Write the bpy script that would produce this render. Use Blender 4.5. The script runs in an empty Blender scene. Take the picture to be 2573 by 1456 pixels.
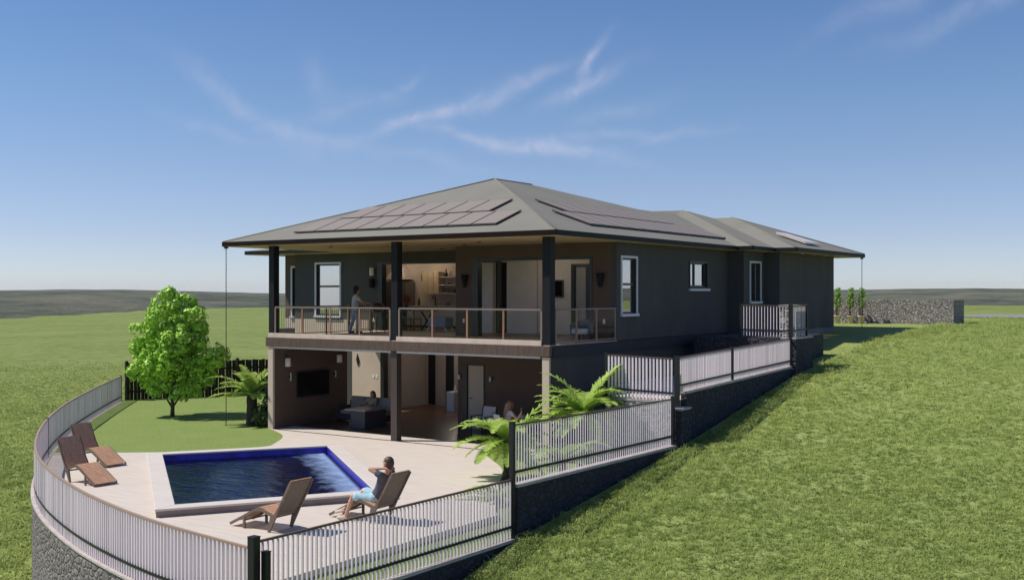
import bpy, math, random
import numpy as np
from mathutils import Vector, Matrix

random.seed(7)
rng = np.random.default_rng(7)
SC = bpy.context.scene
COL = SC.collection
R = math.radians

# ---------------------------------------------------------------- camera
YAW = R(33.9)
CAM = Vector((15.6, -25.06, 4.44))
FWD = np.array([-math.sin(YAW), math.cos(YAW)])
RGT = np.array([math.cos(YAW), math.sin(YAW)])
cd = bpy.data.cameras.new('camera')
cam = bpy.data.objects.new('camera', cd)
COL.objects.link(cam)
cam.location = CAM
cam.rotation_euler = (R(90), 0, YAW)
cd.sensor_width = 36
cd.lens = 38.155
cd.shift_y = 0.0027
cd.clip_start = 0.1
cd.clip_end = 20000
SC.camera = cam

# ---------------------------------------------------------------- sun, sky, exposure
SUN_DIR = Vector((0.62, 0.36, -1.0)).normalized()       # the way the light travels
SUN_EL = math.asin(-SUN_DIR.z)
SUN_AZ = math.atan2(-SUN_DIR.x, -SUN_DIR.y)             # clockwise from +Y
sd = bpy.data.lights.new('sun', 'SUN')
sd.energy = 4.6
sd.angle = R(0.5)
sd.color = (1.0, 0.93, 0.84)
sun = bpy.data.objects.new('sun', sd)
COL.objects.link(sun)
sun.rotation_euler = SUN_DIR.to_track_quat('-Z', 'Y').to_euler()
SKY_STRENGTH = 0.13
SC.view_settings.view_transform = 'Standard'
SC.view_settings.look = 'None'
SC.view_settings.exposure = 0.0
SC.view_settings.gamma = 1.0


def make_world():
    w = bpy.data.worlds.new('World')
    SC.world = w
    w.use_nodes = True
    nt = w.node_tree
    N, L = nt.nodes, nt.links
    N.clear()
    out = N.new('ShaderNodeOutputWorld')
    bg = N.new('ShaderNodeBackground')
    bg.inputs['Strength'].default_value = SKY_STRENGTH
    L.new(bg.outputs[0], out.inputs[0])
    sky = N.new('ShaderNodeTexSky')
    sky.sky_type = 'NISHITA'
    sky.sun_disc = False
    sky.sun_elevation = SUN_EL
    sky.sun_rotation = SUN_AZ
    sky.altitude = 900
    sky.air_density = 1.0
    sky.dust_density = 0.35
    sky.ozone_density = 3.0

    def M(op, a, b=None, c=None):
        n = N.new('ShaderNodeMath')
        n.operation = op
        for i, v in enumerate((a, b, c)):
            if v is None:
                continue
            if isinstance(v, (int, float)):
                n.inputs[i].default_value = v
            else:
                L.new(v, n.inputs[i])
        return n.outputs[0]
    tc = N.new('ShaderNodeTexCoord')
    sep = N.new('ShaderNodeSeparateXYZ')
    L.new(tc.outputs['Generated'], sep.inputs[0])
    # elevation and compass bearing of the view direction, in radians
    el0 = M('ARCSINE', sep.outputs[2])
    az0 = M('ARCTAN2', sep.outputs[0], sep.outputs[1])
    nz = N.new('ShaderNodeTexNoise')
    nz.inputs['Scale'].default_value = 11
    nz.inputs['Detail'].default_value = 9
    L.new(tc.outputs['Generated'], nz.inputs['Vector'])
    sc = N.new('ShaderNodeSeparateColor')
    L.new(nz.outputs['Color'], sc.inputs[0])
    az = M('ADD', az0, M('MULTIPLY', M('SUBTRACT', sc.outputs[0], 0.5), 0.075))
    el = M('ADD', el0, M('MULTIPLY', M('SUBTRACT', sc.outputs[1], 0.5), 0.045))
    az_c = -YAW
    px = 1 / 2727.0
    streaks = [  # photo position of each cirrus wisp, its slope, length, width, strength
        (620, 275, 31, 170, 20, .42), (790, 345, 20, 110, 16, .30), (810, 215, 60, 60, 26, .18),
        (1040, 305, -21, 150, 13, .48), (1260, 235, -20, 190, 15, .44), (1490, 225, -22, 110, 14, .46),
        (1505, 150, -70, 50, 13, .48), (1240, 357, 8, 190, 13, .50), (1440, 385, 10, 150, 14, .30), (1560, 345, -3, 260, 12, .30),
        (1000, 215, -28, 70, 12, .20), (560, 340, 12, 120, 14, .22), (1560, 285, -14, 120, 16, .2),
        (2420, 90, -18, 180, 20, .30), (2270, 40, -20, 200, 26, .22), (880, 270, -14, 120, 20, .18), (1050, 405, 8, 150, 12, .18),
    ]
    tot = None
    for (x, y, ang, ln, wd, st) in streaks:
        a0 = az_c + math.atan((x - 1286.5) * px)
        e0 = math.atan((735 - y) * px)
        t = R(-ang)
        da = M('SUBTRACT', az, a0)
        de = M('SUBTRACT', el, e0)
        u = M('MULTIPLY', M('ADD', M('MULTIPLY', da, math.cos(t)), M('MULTIPLY', de, math.sin(t))), 1 / (ln * px))
        v = M('MULTIPLY', M('ADD', M('MULTIPLY', da, -math.sin(t)), M('MULTIPLY', de, math.cos(t))), 1 / (wd * 1.2 * px))
        g = M('MULTIPLY', M('EXPONENT', M('MULTIPLY', M('ADD', M('MULTIPLY', u, u), M('MULTIPLY', v, v)), -1.0)), st * .62)
        tot = g if tot is None else M('ADD', tot, g)
    fine = N.new('ShaderNodeTexNoise')
    fine.inputs['Scale'].default_value = 34
    fine.inputs['Detail'].default_value = 8
    fine.inputs['Distortion'].default_value = 1.2
    L.new(tc.outputs['Generated'], fine.inputs['Vector'])
    thin = M('MULTIPLY', M('SUBTRACT', fine.outputs['Fac'], .12), 2.5)
    mask = M('MINIMUM', M('MULTIPLY', tot, thin), 0.85)
    # the sky's own colour runs deeper blue with height than a clear Nishita sky
    ramp = N.new('ShaderNodeValToRGB')
    L.new(M('MULTIPLY', M('MAXIMUM', el0, 0.0), 3.6), ramp.inputs[0])
    for k, (p, c) in enumerate(SKY_TINT):
        e = ramp.color_ramp.elements[k] if k < 2 else ramp.color_ramp.elements.new(p)
        e.position = p
        e.color = (*(v * .09 / SKY_STRENGTH for v in c), 1)
    mul = N.new('ShaderNodeMix')
    mul.data_type = 'RGBA'
    mul.blend_type = 'MULTIPLY'
    mul.inputs[0].default_value = 1.0
    L.new(sky.outputs[0], mul.inputs[6])
    L.new(ramp.outputs[0], mul.inputs[7])
    mix = N.new('ShaderNodeMix')
    mix.data_type = 'RGBA'
    L.new(mask, mix.inputs[0])
    L.new(mul.outputs[2], mix.inputs[6])
    mix.inputs[7].default_value = CLOUD
    L.new(mix.outputs[2], bg.inputs['Color'])


SKY_TINT = [(.0, (1.08, 1.18, 1.52)), (1.0, (.83, .99, 1.23)), (.18, (1.01, 1.01, 1.29)), (.35, (1.02, 1.01, 1.2)), (.63, (.96, 1.05, 1.2))]
CLOUD = (4.6, 4.8, 6.0, 1)
make_world()

# ---------------------------------------------------------------- materials
MATS = {}


def mat(name, col, rough=0.7, var=0.0, scale=3.0, bump=0.0, bscale=None, metallic=0.0, col2=None, spec=0.5,
        detail=4.0, stretch=None, trans=0.0, emit=None):
    if name in MATS:
        return MATS[name]
    m = bpy.data.materials.new(name)
    m.use_nodes = True
    nt = m.node_tree
    N, L = nt.nodes, nt.links
    b = N['Principled BSDF']
    b.inputs['Base Color'].default_value = (*col, 1)
    b.inputs['Roughness'].default_value = rough
    b.inputs['Metallic'].default_value = metallic
    b.inputs['Specular IOR Level'].default_value = spec
    if emit:
        b.inputs['Emission Color'].default_value = (*emit[0], 1)
        b.inputs['Emission Strength'].default_value = emit[1]
    if var or bump or col2:
        tc = N.new('ShaderNodeTexCoord')
        mp = N.new('ShaderNodeMapping')
        if stretch:
            mp.inputs['Scale'].default_value = stretch
        L.new(tc.outputs['Object'], mp.inputs[0])
        nz = N.new('ShaderNodeTexNoise')
        nz.inputs['Scale'].default_value = scale
        nz.inputs['Detail'].default_value = detail
        L.new(mp.outputs[0], nz.inputs['Vector'])
        rp = N.new('ShaderNodeValToRGB')
        rp.color_ramp.elements[0].position = .3
        rp.color_ramp.elements[1].position = .7
        lo = tuple(c * (1 - var) for c in col)
        hi = col2 if col2 else tuple(min(1, c * (1 + var)) for c in col)
        rp.color_ramp.elements[0].color = (*lo, 1)
        rp.color_ramp.elements[1].color = (*hi, 1)
        L.new(nz.outputs['Fac'], rp.inputs[0])
        L.new(rp.outputs[0], b.inputs['Base Color'])
        if bump:
            bp = N.new('ShaderNodeBump')
            bp.inputs['Strength'].default_value = bump
            bp.inputs['Distance'].default_value = 0.03
            if bscale:
                n2 = N.new('ShaderNodeTexNoise')
                n2.inputs['Scale'].default_value = bscale
                n2.inputs['Detail'].default_value = 5
                L.new(mp.outputs[0], n2.inputs['Vector'])
                L.new(n2.outputs['Fac'], bp.inputs['Height'])
            else:
                L.new(nz.outputs['Fac'], bp.inputs['Height'])
            L.new(bp.outputs[0], b.inputs['Normal'])
    MATS[name] = m
    return m


def glass(name, refl, tint=(1, 1, 1), rough=0.01, lw=.25):
    """thin glass: part mirror, part clear; refl is the mirror share seen head on"""
    m = bpy.data.materials.new(name)
    m.use_nodes = True
    nt = m.node_tree
    N, L = nt.nodes, nt.links
    N.clear()
    out = N.new('ShaderNodeOutputMaterial')
    tr = N.new('ShaderNodeBsdfTransparent')
    tr.inputs[0].default_value = (*tint, 1)
    gl = N.new('ShaderNodeBsdfGlossy')
    gl.inputs['Roughness'].default_value = rough
    lwn = lw
    lw = N.new('ShaderNodeLayerWeight')
    lw.inputs[0].default_value = lwn
    ma = N.new('ShaderNodeMath')
    ma.operation = 'MULTIPLY_ADD'
    ma.use_clamp = True
    L.new(lw.outputs['Fresnel'], ma.inputs[0])
    ma.inputs[1].default_value = 1 - refl
    ma.inputs[2].default_value = refl
    mx = N.new('ShaderNodeMixShader')
    L.new(ma.outputs[0], mx.inputs[0])
    L.new(tr.outputs[0], mx.inputs[1])
    L.new(gl.outputs[0], mx.inputs[2])
    L.new(mx.outputs[0], out.inputs[0])
    MATS[name] = m
    return m


def stone_mat(name, c1, c2, joint, scale, bump=1.0, dist=.06, stretch=(1, 1, 1.5), edge=.07):
    m = bpy.data.materials.new(name)
    m.use_nodes = True
    nt = m.node_tree
    N, L = nt.nodes, nt.links
    b = N['Principled BSDF']
    b.inputs['Roughness'].default_value = .9
    tc = N.new('ShaderNodeTexCoord')
    mp = N.new('ShaderNodeMapping')
    mp.inputs['Scale'].default_value = stretch
    L.new(tc.outputs['Object'], mp.inputs[0])
    nz = N.new('ShaderNodeTexNoise')
    nz.inputs['Scale'].default_value = scale * .9
    nz.inputs['Detail'].default_value = 3
    L.new(mp.outputs[0], nz.inputs['Vector'])
    mixv = N.new('ShaderNodeMix')
    mixv.data_type = 'VECTOR'
    mixv.inputs[0].default_value = .08
    L.new(mp.outputs[0], mixv.inputs[4])
    L.new(nz.outputs['Color'], mixv.inputs[5])
    vo = N.new('ShaderNodeTexVoronoi')
    vo.inputs['Scale'].default_value = scale
    L.new(mixv.outputs[1], vo.inputs['Vector'])
    ve = N.new('ShaderNodeTexVoronoi')
    ve.feature = 'DISTANCE_TO_EDGE'
    ve.inputs['Scale'].default_value = scale
    L.new(mixv.outputs[1], ve.inputs['Vector'])
    sep = N.new('ShaderNodeSeparateColor')
    L.new(vo.outputs['Color'], sep.inputs[0])
    fine = N.new('ShaderNodeTexNoise')
    fine.inputs['Scale'].default_value = scale * 7
    fine.inputs['Detail'].default_value = 5
    L.new(mp.outputs[0], fine.inputs['Vector'])
    add = N.new('ShaderNodeMath')
    add.operation = 'MULTIPLY_ADD'
    L.new(fine.outputs['Fac'], add.inputs[0])
    add.inputs[1].default_value = .6
    L.new(sep.outputs[0], add.inputs[2])
    rp = N.new('ShaderNodeValToRGB')
    rp.color_ramp.elements[0].position = .25
    rp.color_ramp.elements[0].color = (*c1, 1)
    rp.color_ramp.elements[1].position = 1.0
    rp.color_ramp.elements[1].color = (*c2, 1)
    L.new(add.outputs[0], rp.inputs[0])
    er = N.new('ShaderNodeMapRange')
    er.inputs['From Max'].default_value = edge
    L.new(ve.outputs['Distance'], er.inputs['Value'])
    mx = N.new('ShaderNodeMix')
    mx.data_type = 'RGBA'
    L.new(er.outputs[0], mx.inputs[0])
    mx.inputs[6].default_value = (*joint, 1)
    L.new(rp.outputs[0], mx.inputs[7])
    L.new(mx.outputs[2], b.inputs['Base Color'])
    hh = N.new('ShaderNodeMath')
    hh.operation = 'MULTIPLY_ADD'
    L.new(fine.outputs['Fac'], hh.inputs[0])
    hh.inputs[1].default_value = .5
    er2 = N.new('ShaderNodeMapRange')
    er2.inputs['From Max'].default_value = .22
    L.new(ve.outputs['Distance'], er2.inputs['Value'])
    L.new(er2.outputs[0], hh.inputs[2])
    bp = N.new('ShaderNodeBump')
    bp.inputs['Strength'].default_value = bump
    bp.inputs['Distance'].default_value = dist
    L.new(hh.outputs[0], bp.inputs['Height'])
    L.new(bp.outputs[0], b.inputs['Normal'])
    MATS[name] = m
    return m


def leaf_mat(name, dark, light, trans=.35, rough=.5, spec=.3):
    """foliage: colour varies per leaf clump through the 'shade' attribute; some light passes through"""
    m = bpy.data.materials.new(name)
    m.use_nodes = True
    nt = m.node_tree
    N, L = nt.nodes, nt.links
    b = N['Principled BSDF']
    out = N['Material Output']
    at = N.new('ShaderNodeAttribute')
    at.attribute_name = 'shade'
    mx = N.new('ShaderNodeMix')
    mx.data_type = 'RGBA'
    L.new(at.outputs['Fac'], mx.inputs[0])
    mx.inputs[6].default_value = (*dark, 1)
    mx.inputs[7].default_value = (*light, 1)
    L.new(mx.outputs[2], b.inputs['Base Color'])
    b.inputs['Roughness'].default_value = rough
    b.inputs['Specular IOR Level'].default_value = spec
    tl = N.new('ShaderNodeBsdfTranslucent')
    L.new(mx.outputs[2], tl.inputs[0])
    ms = N.new('ShaderNodeMixShader')
    ms.inputs[0].default_value = trans
    L.new(b.outputs[0], ms.inputs[1])
    L.new(tl.outputs[0], ms.inputs[2])
    L.new(ms.outputs[0], out.inputs[0])
    MATS[name] = m
    return m


def ground_mat(name, cols, scales, bump=.6, bdist=.12, stretch=(1, 1, 1)):
    """three octaves of noise mixing three greens, for grass seen from afar"""
    m = bpy.data.materials.new(name)
    m.use_nodes = True
    nt = m.node_tree
    N, L = nt.nodes, nt.links
    b = N['Principled BSDF']
    b.inputs['Roughness'].default_value = .95
    b.inputs['Specular IOR Level'].default_value = .1
    ge = N.new('ShaderNodeNewGeometry')
    mp = N.new('ShaderNodeMapping')
    mp.inputs['Scale'].default_value = stretch
    L.new(ge.outputs['Position'], mp.inputs[0])
    fac = []
    for s in scales:
        n = N.new('ShaderNodeTexNoise')
        n.inputs['Scale'].default_value = s
        n.inputs['Detail'].default_value = 6
        n.inputs['Roughness'].default_value = .65
        L.new(mp.outputs[0], n.inputs['Vector'])
        fac.append(n.outputs['Fac'])
    r1 = N.new('ShaderNodeValToRGB')
    r1.color_ramp.elements[0].position = .36
    r1.color_ramp.elements[1].position = .64
    r1.color_ramp.elements[0].color = (*cols[0], 1)
    r1.color_ramp.elements[1].color = (*cols[1], 1)
    L.new(fac[0], r1.inputs[0])
    mr = N.new('ShaderNodeMapRange')
    mr.inputs['From Min'].default_value = .4
    mr.inputs['From Max'].default_value = .68
    mr.inputs['To Max'].default_value = .7
    L.new(fac[1], mr.inputs['Value'])
    mx = N.new('ShaderNodeMix')
    mx.data_type = 'RGBA'
    L.new(mr.outputs[0], mx.inputs[0])
    L.new(r1.outputs[0], mx.inputs[6])
    mx.inputs[7].default_value = (*cols[2], 1)
    L.new(mx.outputs[2], b.inputs['Base Color'])
    bp = N.new('ShaderNodeBump')
    bp.inputs['Strength'].default_value = bump
    bp.inputs['Distance'].default_value = bdist
    L.new(fac[0], bp.inputs['Height'])
    L.new(bp.outputs[0], b.inputs['Normal'])
    MATS[name] = m
    return m


def water_mat():
    m = bpy.data.materials.new('pool_water')
    m.use_nodes = True
    nt = m.node_tree
    N, L = nt.nodes, nt.links
    N.clear()
    out = N.new('ShaderNodeOutputMaterial')
    tr = N.new('ShaderNodeBsdfTransparent')
    tr.inputs[0].default_value = (.33, .37, .50, 1)
    gl = N.new('ShaderNodeBsdfGlossy')
    gl.inputs['Roughness'].default_value = .04
    ge = N.new('ShaderNodeNewGeometry')
    # long low ripples that run across the pool
    mp = N.new('ShaderNodeMapping')
    mp.inputs['Rotation'].default_value = (0, 0, math.radians(-34))
    mp.inputs['Scale'].default_value = (.5, 1.9, 1)
    L.new(ge.outputs['Position'], mp.inputs[0])
    hs = []
    for sc_, de in ((1.1, 3), (4.5, 4)):
        nz = N.new('ShaderNodeTexNoise')
        nz.inputs['Scale'].default_value = sc_
        nz.inputs['Detail'].default_value = de
        nz.inputs['Distortion'].default_value = 1.0
        L.new(mp.outputs[0], nz.inputs['Vector'])
        hs.append(nz.outputs['Fac'])
    ad = N.new('ShaderNodeMath')
    ad.operation = 'MULTIPLY_ADD'
    L.new(hs[1], ad.inputs[0])
    ad.inputs[1].default_value = .35
    L.new(hs[0], ad.inputs[2])
    bp = N.new('ShaderNodeBump')
    bp.inputs['Strength'].default_value = .42
    bp.inputs['Distance'].default_value = .16
    L.new(ad.outputs[0], bp.inputs['Height'])
    L.new(bp.outputs[0], gl.inputs['Normal'])
    fr = N.new('ShaderNodeFresnel')
    fr.inputs[0].default_value = 1.95
    L.new(bp.outputs[0], fr.inputs['Normal'])
    mx = N.new('ShaderNodeMixShader')
    L.new(fr.outputs[0], mx.inputs[0])
    L.new(tr.outputs[0], mx.inputs[1])
    L.new(gl.outputs[0], mx.inputs[2])
    # pale caustic light painted into the water's colour along the right edge
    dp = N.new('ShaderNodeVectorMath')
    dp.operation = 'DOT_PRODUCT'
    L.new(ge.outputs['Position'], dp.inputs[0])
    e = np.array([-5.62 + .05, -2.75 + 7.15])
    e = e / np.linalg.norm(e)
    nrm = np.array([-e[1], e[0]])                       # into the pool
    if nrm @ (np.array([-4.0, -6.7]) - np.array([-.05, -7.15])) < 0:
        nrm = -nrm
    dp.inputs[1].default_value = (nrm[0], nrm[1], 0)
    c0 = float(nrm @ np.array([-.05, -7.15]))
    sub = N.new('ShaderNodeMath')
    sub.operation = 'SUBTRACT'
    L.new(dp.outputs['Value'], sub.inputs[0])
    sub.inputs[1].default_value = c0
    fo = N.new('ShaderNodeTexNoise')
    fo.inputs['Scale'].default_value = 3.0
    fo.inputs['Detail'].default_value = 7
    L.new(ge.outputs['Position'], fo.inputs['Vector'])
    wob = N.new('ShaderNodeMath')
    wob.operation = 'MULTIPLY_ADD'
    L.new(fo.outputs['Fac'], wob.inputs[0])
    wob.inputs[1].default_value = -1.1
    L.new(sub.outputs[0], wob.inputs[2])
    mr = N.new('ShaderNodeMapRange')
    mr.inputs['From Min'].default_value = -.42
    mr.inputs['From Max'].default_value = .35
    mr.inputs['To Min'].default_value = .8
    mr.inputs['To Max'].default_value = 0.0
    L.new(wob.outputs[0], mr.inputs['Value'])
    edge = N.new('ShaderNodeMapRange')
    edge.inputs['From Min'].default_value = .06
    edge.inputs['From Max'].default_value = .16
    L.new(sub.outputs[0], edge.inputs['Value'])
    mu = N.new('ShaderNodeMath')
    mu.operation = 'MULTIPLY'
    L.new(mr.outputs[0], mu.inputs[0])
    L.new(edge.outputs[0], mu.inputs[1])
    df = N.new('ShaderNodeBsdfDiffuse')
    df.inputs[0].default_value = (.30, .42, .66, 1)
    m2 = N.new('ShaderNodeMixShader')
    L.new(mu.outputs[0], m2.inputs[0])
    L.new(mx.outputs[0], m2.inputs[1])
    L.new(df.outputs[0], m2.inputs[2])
    L.new(m2.outputs[0], out.inputs[0])
    MATS['pool_water'] = m
    return m


# ---------------------------------------------------------------- mesh helpers
def tag(o, label=None, cat=None, group=None, kind=None):
    if label:
        o['label'] = label
    if cat:
        o['category'] = cat
    if group:
        o['group'] = group
    if kind:
        o['kind'] = kind
    return o


def thing(name, label, cat, loc=(0, 0, 0), rz=0.0, group=None):
    o = bpy.data.objects.new(name, None)
    COL.objects.link(o)
    o.empty_display_size = .2
    o.location = loc
    o.rotation_euler = (0, 0, rz)
    return tag(o, label, cat, group)


def origin_of(o):
    v = Vector((0, 0, 0))
    while o is not None:
        v = v + Vector(o.location)
        o = o.parent
    return v


class MB:
    """collects shapes in world (or local) coordinates and links them as ONE mesh object"""

    def __init__(self):
        self.v, self.f, self.mi, self.sm = [], [], [], []

    def add(self, vs, fs, m=0, smooth=False):
        o = len(self.v)
        self.v.extend([tuple(map(float, p)) for p in vs])
        for q in fs:
            self.f.append(tuple(o + i for i in q))
            self.mi.append(m)
            self.sm.append(smooth)
        return self

    def box(self, x0, x1, y0, y1, z0, z1, m=0):
        vs = [(x0, y0, z0), (x1, y0, z0), (x1, y1, z0), (x0, y1, z0), (x0, y0, z1), (x1, y0, z1), (x1, y1, z1), (x0, y1, z1)]
        return self.add(vs, [(3, 2, 1, 0), (4, 5, 6, 7), (0, 1, 5, 4), (1, 2, 6, 5), (2, 3, 7, 6), (3, 0, 4, 7)], m)

    def bar(self, p, q, w, h, m=0, up=(0, 0, 1)):
        """straight bar of section w (sideways) x h (along up)"""
        p, q = Vector(p), Vector(q)
        d = (q - p).normalized()
        s = d.cross(Vector(up))
        if s.length < 1e-4:
            s = d.cross(Vector((0, 1, 0)))
        s.normalize()
        u = s.cross(d).normalized()
        s, u = s * w / 2, u * h / 2
        vs = [p - s - u, p + s - u, p + s + u, p - s + u, q - s - u, q + s - u, q + s + u, q - s + u]
        return self.add(vs, [(0, 1, 2, 3), (7, 6, 5, 4), (0, 4, 5, 1), (1, 5, 6, 2), (2, 6, 7, 3), (3, 7, 4, 0)], m)

    def tube(self, pts, rad, n=8, m=0, smooth=True, caps=True):
        pts = [Vector(p) for p in pts]
        if isinstance(rad, (int, float)):
            rad = [rad] * len(pts)
        vs, fs = [], []
        prev = None
        for i, p in enumerate(pts):
            d = (pts[min(i + 1, len(pts) - 1)] - pts[max(i - 1, 0)]).normalized()
            if prev is None:
                a = d.orthogonal().normalized()
            else:
                a = (prev - d * prev.dot(d)).normalized()
            prev = a
            b = d.cross(a)
            for k in range(n):
                t = 2 * math.pi * k / n
                vs.append(p + (a * math.cos(t) + b * math.sin(t)) * rad[i])
        for i in range(len(pts) - 1):
            for k in range(n):
                k2 = (k + 1) % n
                fs.append((i * n + k, i * n + k2, (i + 1) * n + k2, (i + 1) * n + k))
        if caps:
            fs.append(tuple(reversed(range(n))))
            fs.append(tuple((len(pts) - 1) * n + k for k in range(n)))
        return self.add(vs, fs, m, smooth)

    def lathe(self, c, prof, n=16, m=0, smooth=True):
        vs, fs = [], []
        for (r, z) in prof:
            for k in range(n):
                t = 2 * math.pi * k / n
                vs.append((c[0] + r * math.cos(t), c[1] + r * math.sin(t), c[2] + z))
        for i in range(len(prof) - 1):
            for k in range(n):
                k2 = (k + 1) % n
                fs.append((i * n + k, i * n + k2, (i + 1) * n + k2, (i + 1) * n + k))
        fs.append(tuple(reversed(range(n))))
        fs.append(tuple((len(prof) - 1) * n + k for k in range(n)))
        return self.add(vs, fs, m, smooth)

    def ball(self, c, r, n=10, m=0):
        if isinstance(r, (int, float)):
            r = (r, r, r)
        vs, fs = [], []
        k = n // 2 + 1
        for i in range(1, k):
            a = math.pi * i / k
            for j in range(n):
                b = 2 * math.pi * j / n
                vs.append((c[0] + r[0] * math.sin(a) * math.cos(b), c[1] + r[1] * math.sin(a) * math.sin(b), c[2] + r[2] * math.cos(a)))
        top, bot = len(vs), len(vs) + 1
        vs += [(c[0], c[1], c[2] + r[2]), (c[0], c[1], c[2] - r[2])]
        for i in range(k - 2):
            for j in range(n):
                j2 = (j + 1) % n
                fs.append((i * n + j, (i + 1) * n + j, (i + 1) * n + j2, i * n + j2))
        for j in range(n):
            j2 = (j + 1) % n
            fs.append((top, j, j2))
            fs.append((bot, (k - 2) * n + j2, (k - 2) * n + j))
        return self.add(vs, fs, m, True)

    def prism(self, poly, z0, z1, m=0):
        """poly: plan points, counter-clockwise"""
        n = len(poly)
        zz0 = z0 if callable(z0) else (lambda x, y: z0)
        zz1 = z1 if callable(z1) else (lambda x, y: z1)
        vs = [(x, y, zz0(x, y)) for x, y in poly] + [(x, y, zz1(x, y)) for x, y in poly]
        fs = [tuple(reversed(range(n))), tuple(range(n, 2 * n))]
        for i in range(n):
            j = (i + 1) % n
            fs.append((i, j, n + j, n + i))
        return self.add(vs, fs, m)

    def poly(self, pts, m=0):
        return self.add(pts, [tuple(range(len(pts)))], m)

    def build(self, name, mats, parent=None, local=False, shade=None):
        off = Vector((0, 0, 0)) if (parent is None or local) else origin_of(parent)
        me = bpy.data.meshes.new(name)
        me.from_pydata([(x - off.x, y - off.y, z - off.z) for x, y, z in self.v], [], self.f)
        for mm in (mats if isinstance(mats, (list, tuple)) else [mats]):
            me.materials.append(mm)
        me.polygons.foreach_set('material_index', self.mi)
        me.polygons.foreach_set('use_smooth', self.sm)
        me.update()
        o = bpy.data.objects.new(name, me)
        COL.objects.link(o)
        if parent is not None:
            o.parent = parent
        return o


def bevel(o, w=.01, seg=2):
    b = o.modifiers.new('bevel', 'BEVEL')
    b.width = w
    b.segments = seg
    b.limit_method = 'ANGLE'
    return o


def struct(mb, name, m):
    return tag(mb.build(name, m), kind='structure')


def copy_tree(o, parent=None):
    c = o.copy()
    COL.objects.link(c)
    c.parent = parent
    for ch in list(o.children):
        copy_tree(ch, c)
    return c


def faces_mesh(name, V, F, m, parent=None, shade=None, smooth=False):
    """V (n,3) array, F list/array of quads or tris -> one mesh with an optional per-vertex 'shade'"""
    me = bpy.data.meshes.new(name)
    V = np.asarray(V, dtype=np.float32)
    F = np.asarray(F, dtype=np.int32)
    if parent is not None:
        V = V - np.array(origin_of(parent), dtype=np.float32)
    k = F.shape[1]
    me.vertices.add(len(V))
    me.vertices.foreach_set('co', V.ravel())
    me.loops.add(F.size)
    me.loops.foreach_set('vertex_index', F.ravel())
    me.polygons.add(len(F))
    me.polygons.foreach_set('loop_start', np.arange(0, F.size, k, dtype=np.int32))
    if smooth:
        me.polygons.foreach_set('use_smooth', np.ones(len(F), dtype=bool))
    me.update(calc_edges=True)
    if shade is not None:
        at = me.attributes.new('shade', 'FLOAT', 'POINT')
        at.data.foreach_set('value', np.asarray(shade, dtype=np.float32))
    me.materials.append(m)
    o = bpy.data.objects.new(name, me)
    COL.objects.link(o)
    if parent is not None:
        o.parent = parent
    return o


def cut_rects(a0, a1, z0, z1, holes):
    """rectangles that tile [a0,a1]x[z0,z1] around the holes (h0,h1,k0,k1)"""
    xs = sorted({a0, a1, *[h[0] for h in holes], *[h[1] for h in holes]})
    xs = [x for x in xs if a0 <= x <= a1]
    out = []
    for i in range(len(xs) - 1):
        x0, x1 = xs[i], xs[i + 1]
        mid = (x0 + x1) / 2
        zz = [(z0, z1)]
        for h in holes:
            if h[0] < mid < h[1]:
                nz = []
                for (p, q) in zz:
                    if h[2] > p:
                        nz.append((p, min(q, h[2])))
                    if h[3] < q:
                        nz.append((max(p, h[3]), q))
                zz = [s for s in nz if s[1] - s[0] > 1e-4]
        out += [(x0, x1, p, q) for p, q in zz]
    return out


def wall_y(mb, x0, x1, y0, y1, z0, z1, holes=(), m=0):
    for (a, b, p, q) in cut_rects(x0, x1, z0, z1, holes):
        mb.box(a, b, y0, y1, p, q, m)


def wall_x(mb, x0, x1, y0, y1, z0, z1, holes=(), m=0):
    for (a, b, p, q) in cut_rects(y0, y1, z0, z1, holes):
        mb.box(x0, x1, a, b, p, q, m)


# ---------------------------------------------------------------- the materials of this place
charcoal = mat('charcoal_render', (.066, .060, .057), .85, .15, 1.4, .10, 60, stretch=(1, 1, .3), detail=6)
brown_render = mat('brown_render', (.112, .070, .051), .85, .13, 1.2, .10, 60)
slab_edge = mat('slab_edge', (.018, .018, .022), .7, .1)
roof_m = mat('roof_sheet', (.215, .208, .175), .8, .06, .6, spec=.25)
fascia_m = mat('fascia', (.012, .007, .005), .7, spec=.12)
gutter_m = mat('gutter', (.009, .009, .011), .6, spec=.25)
soffit_m = mat('soffit_board', (.52, .37, .24), .7, .08, 2)
beam_m = mat('beam_timber', (.100, .064, .045), .6, .25, 3, .2, stretch=(6, 1, 1))
post_m = mat('post_steel', (.008, .008, .010), .6, spec=.25)
post_low = mat('post_brown', (.060, .044, .035), .6)
deck_m = mat('deck_board', (.50, .37, .27), .6, .15, 3, stretch=(1, 8, 1))
white_m = mat('white_frame', (.62, .62, .66), .5)
black_m = mat('black_frame', (.012, .012, .014), .35)
oak_m = mat('oak_post', (.33, .17, .09), .5, .2, 6, stretch=(1, 1, .2))
rail_m = mat('handrail_metal', (.24, .18, .145), .5)
edge_m = mat('edge_board', (.66, .52, .42), .6, .1, 3)
rail_tan = mat('rail_tan', (.36, .25, .18), .5)
plaster_in = mat('inside_plaster', (.62, .55, .50), .8, .05)
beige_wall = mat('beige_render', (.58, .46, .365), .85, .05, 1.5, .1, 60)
floor_wood = mat('floor_timber', (.15, .075, .042), .35, .3, 2.5, stretch=(1, 10, 1))
door_grey = mat('door_grey', (.34, .32, .31), .6)
door_beige = mat('door_beige', (.42, .34, .27), .55, .1, 2, stretch=(1, 1, .1))
dark_void = mat('dark_doorway', (.006, .006, .007), .6)
strip_m = mat('strip_metal', (.55, .53, .56), .4)
pane_m = glass('window_pane', .62)
rail_glass = glass('railing_glass', .01, lw=.06)
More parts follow.
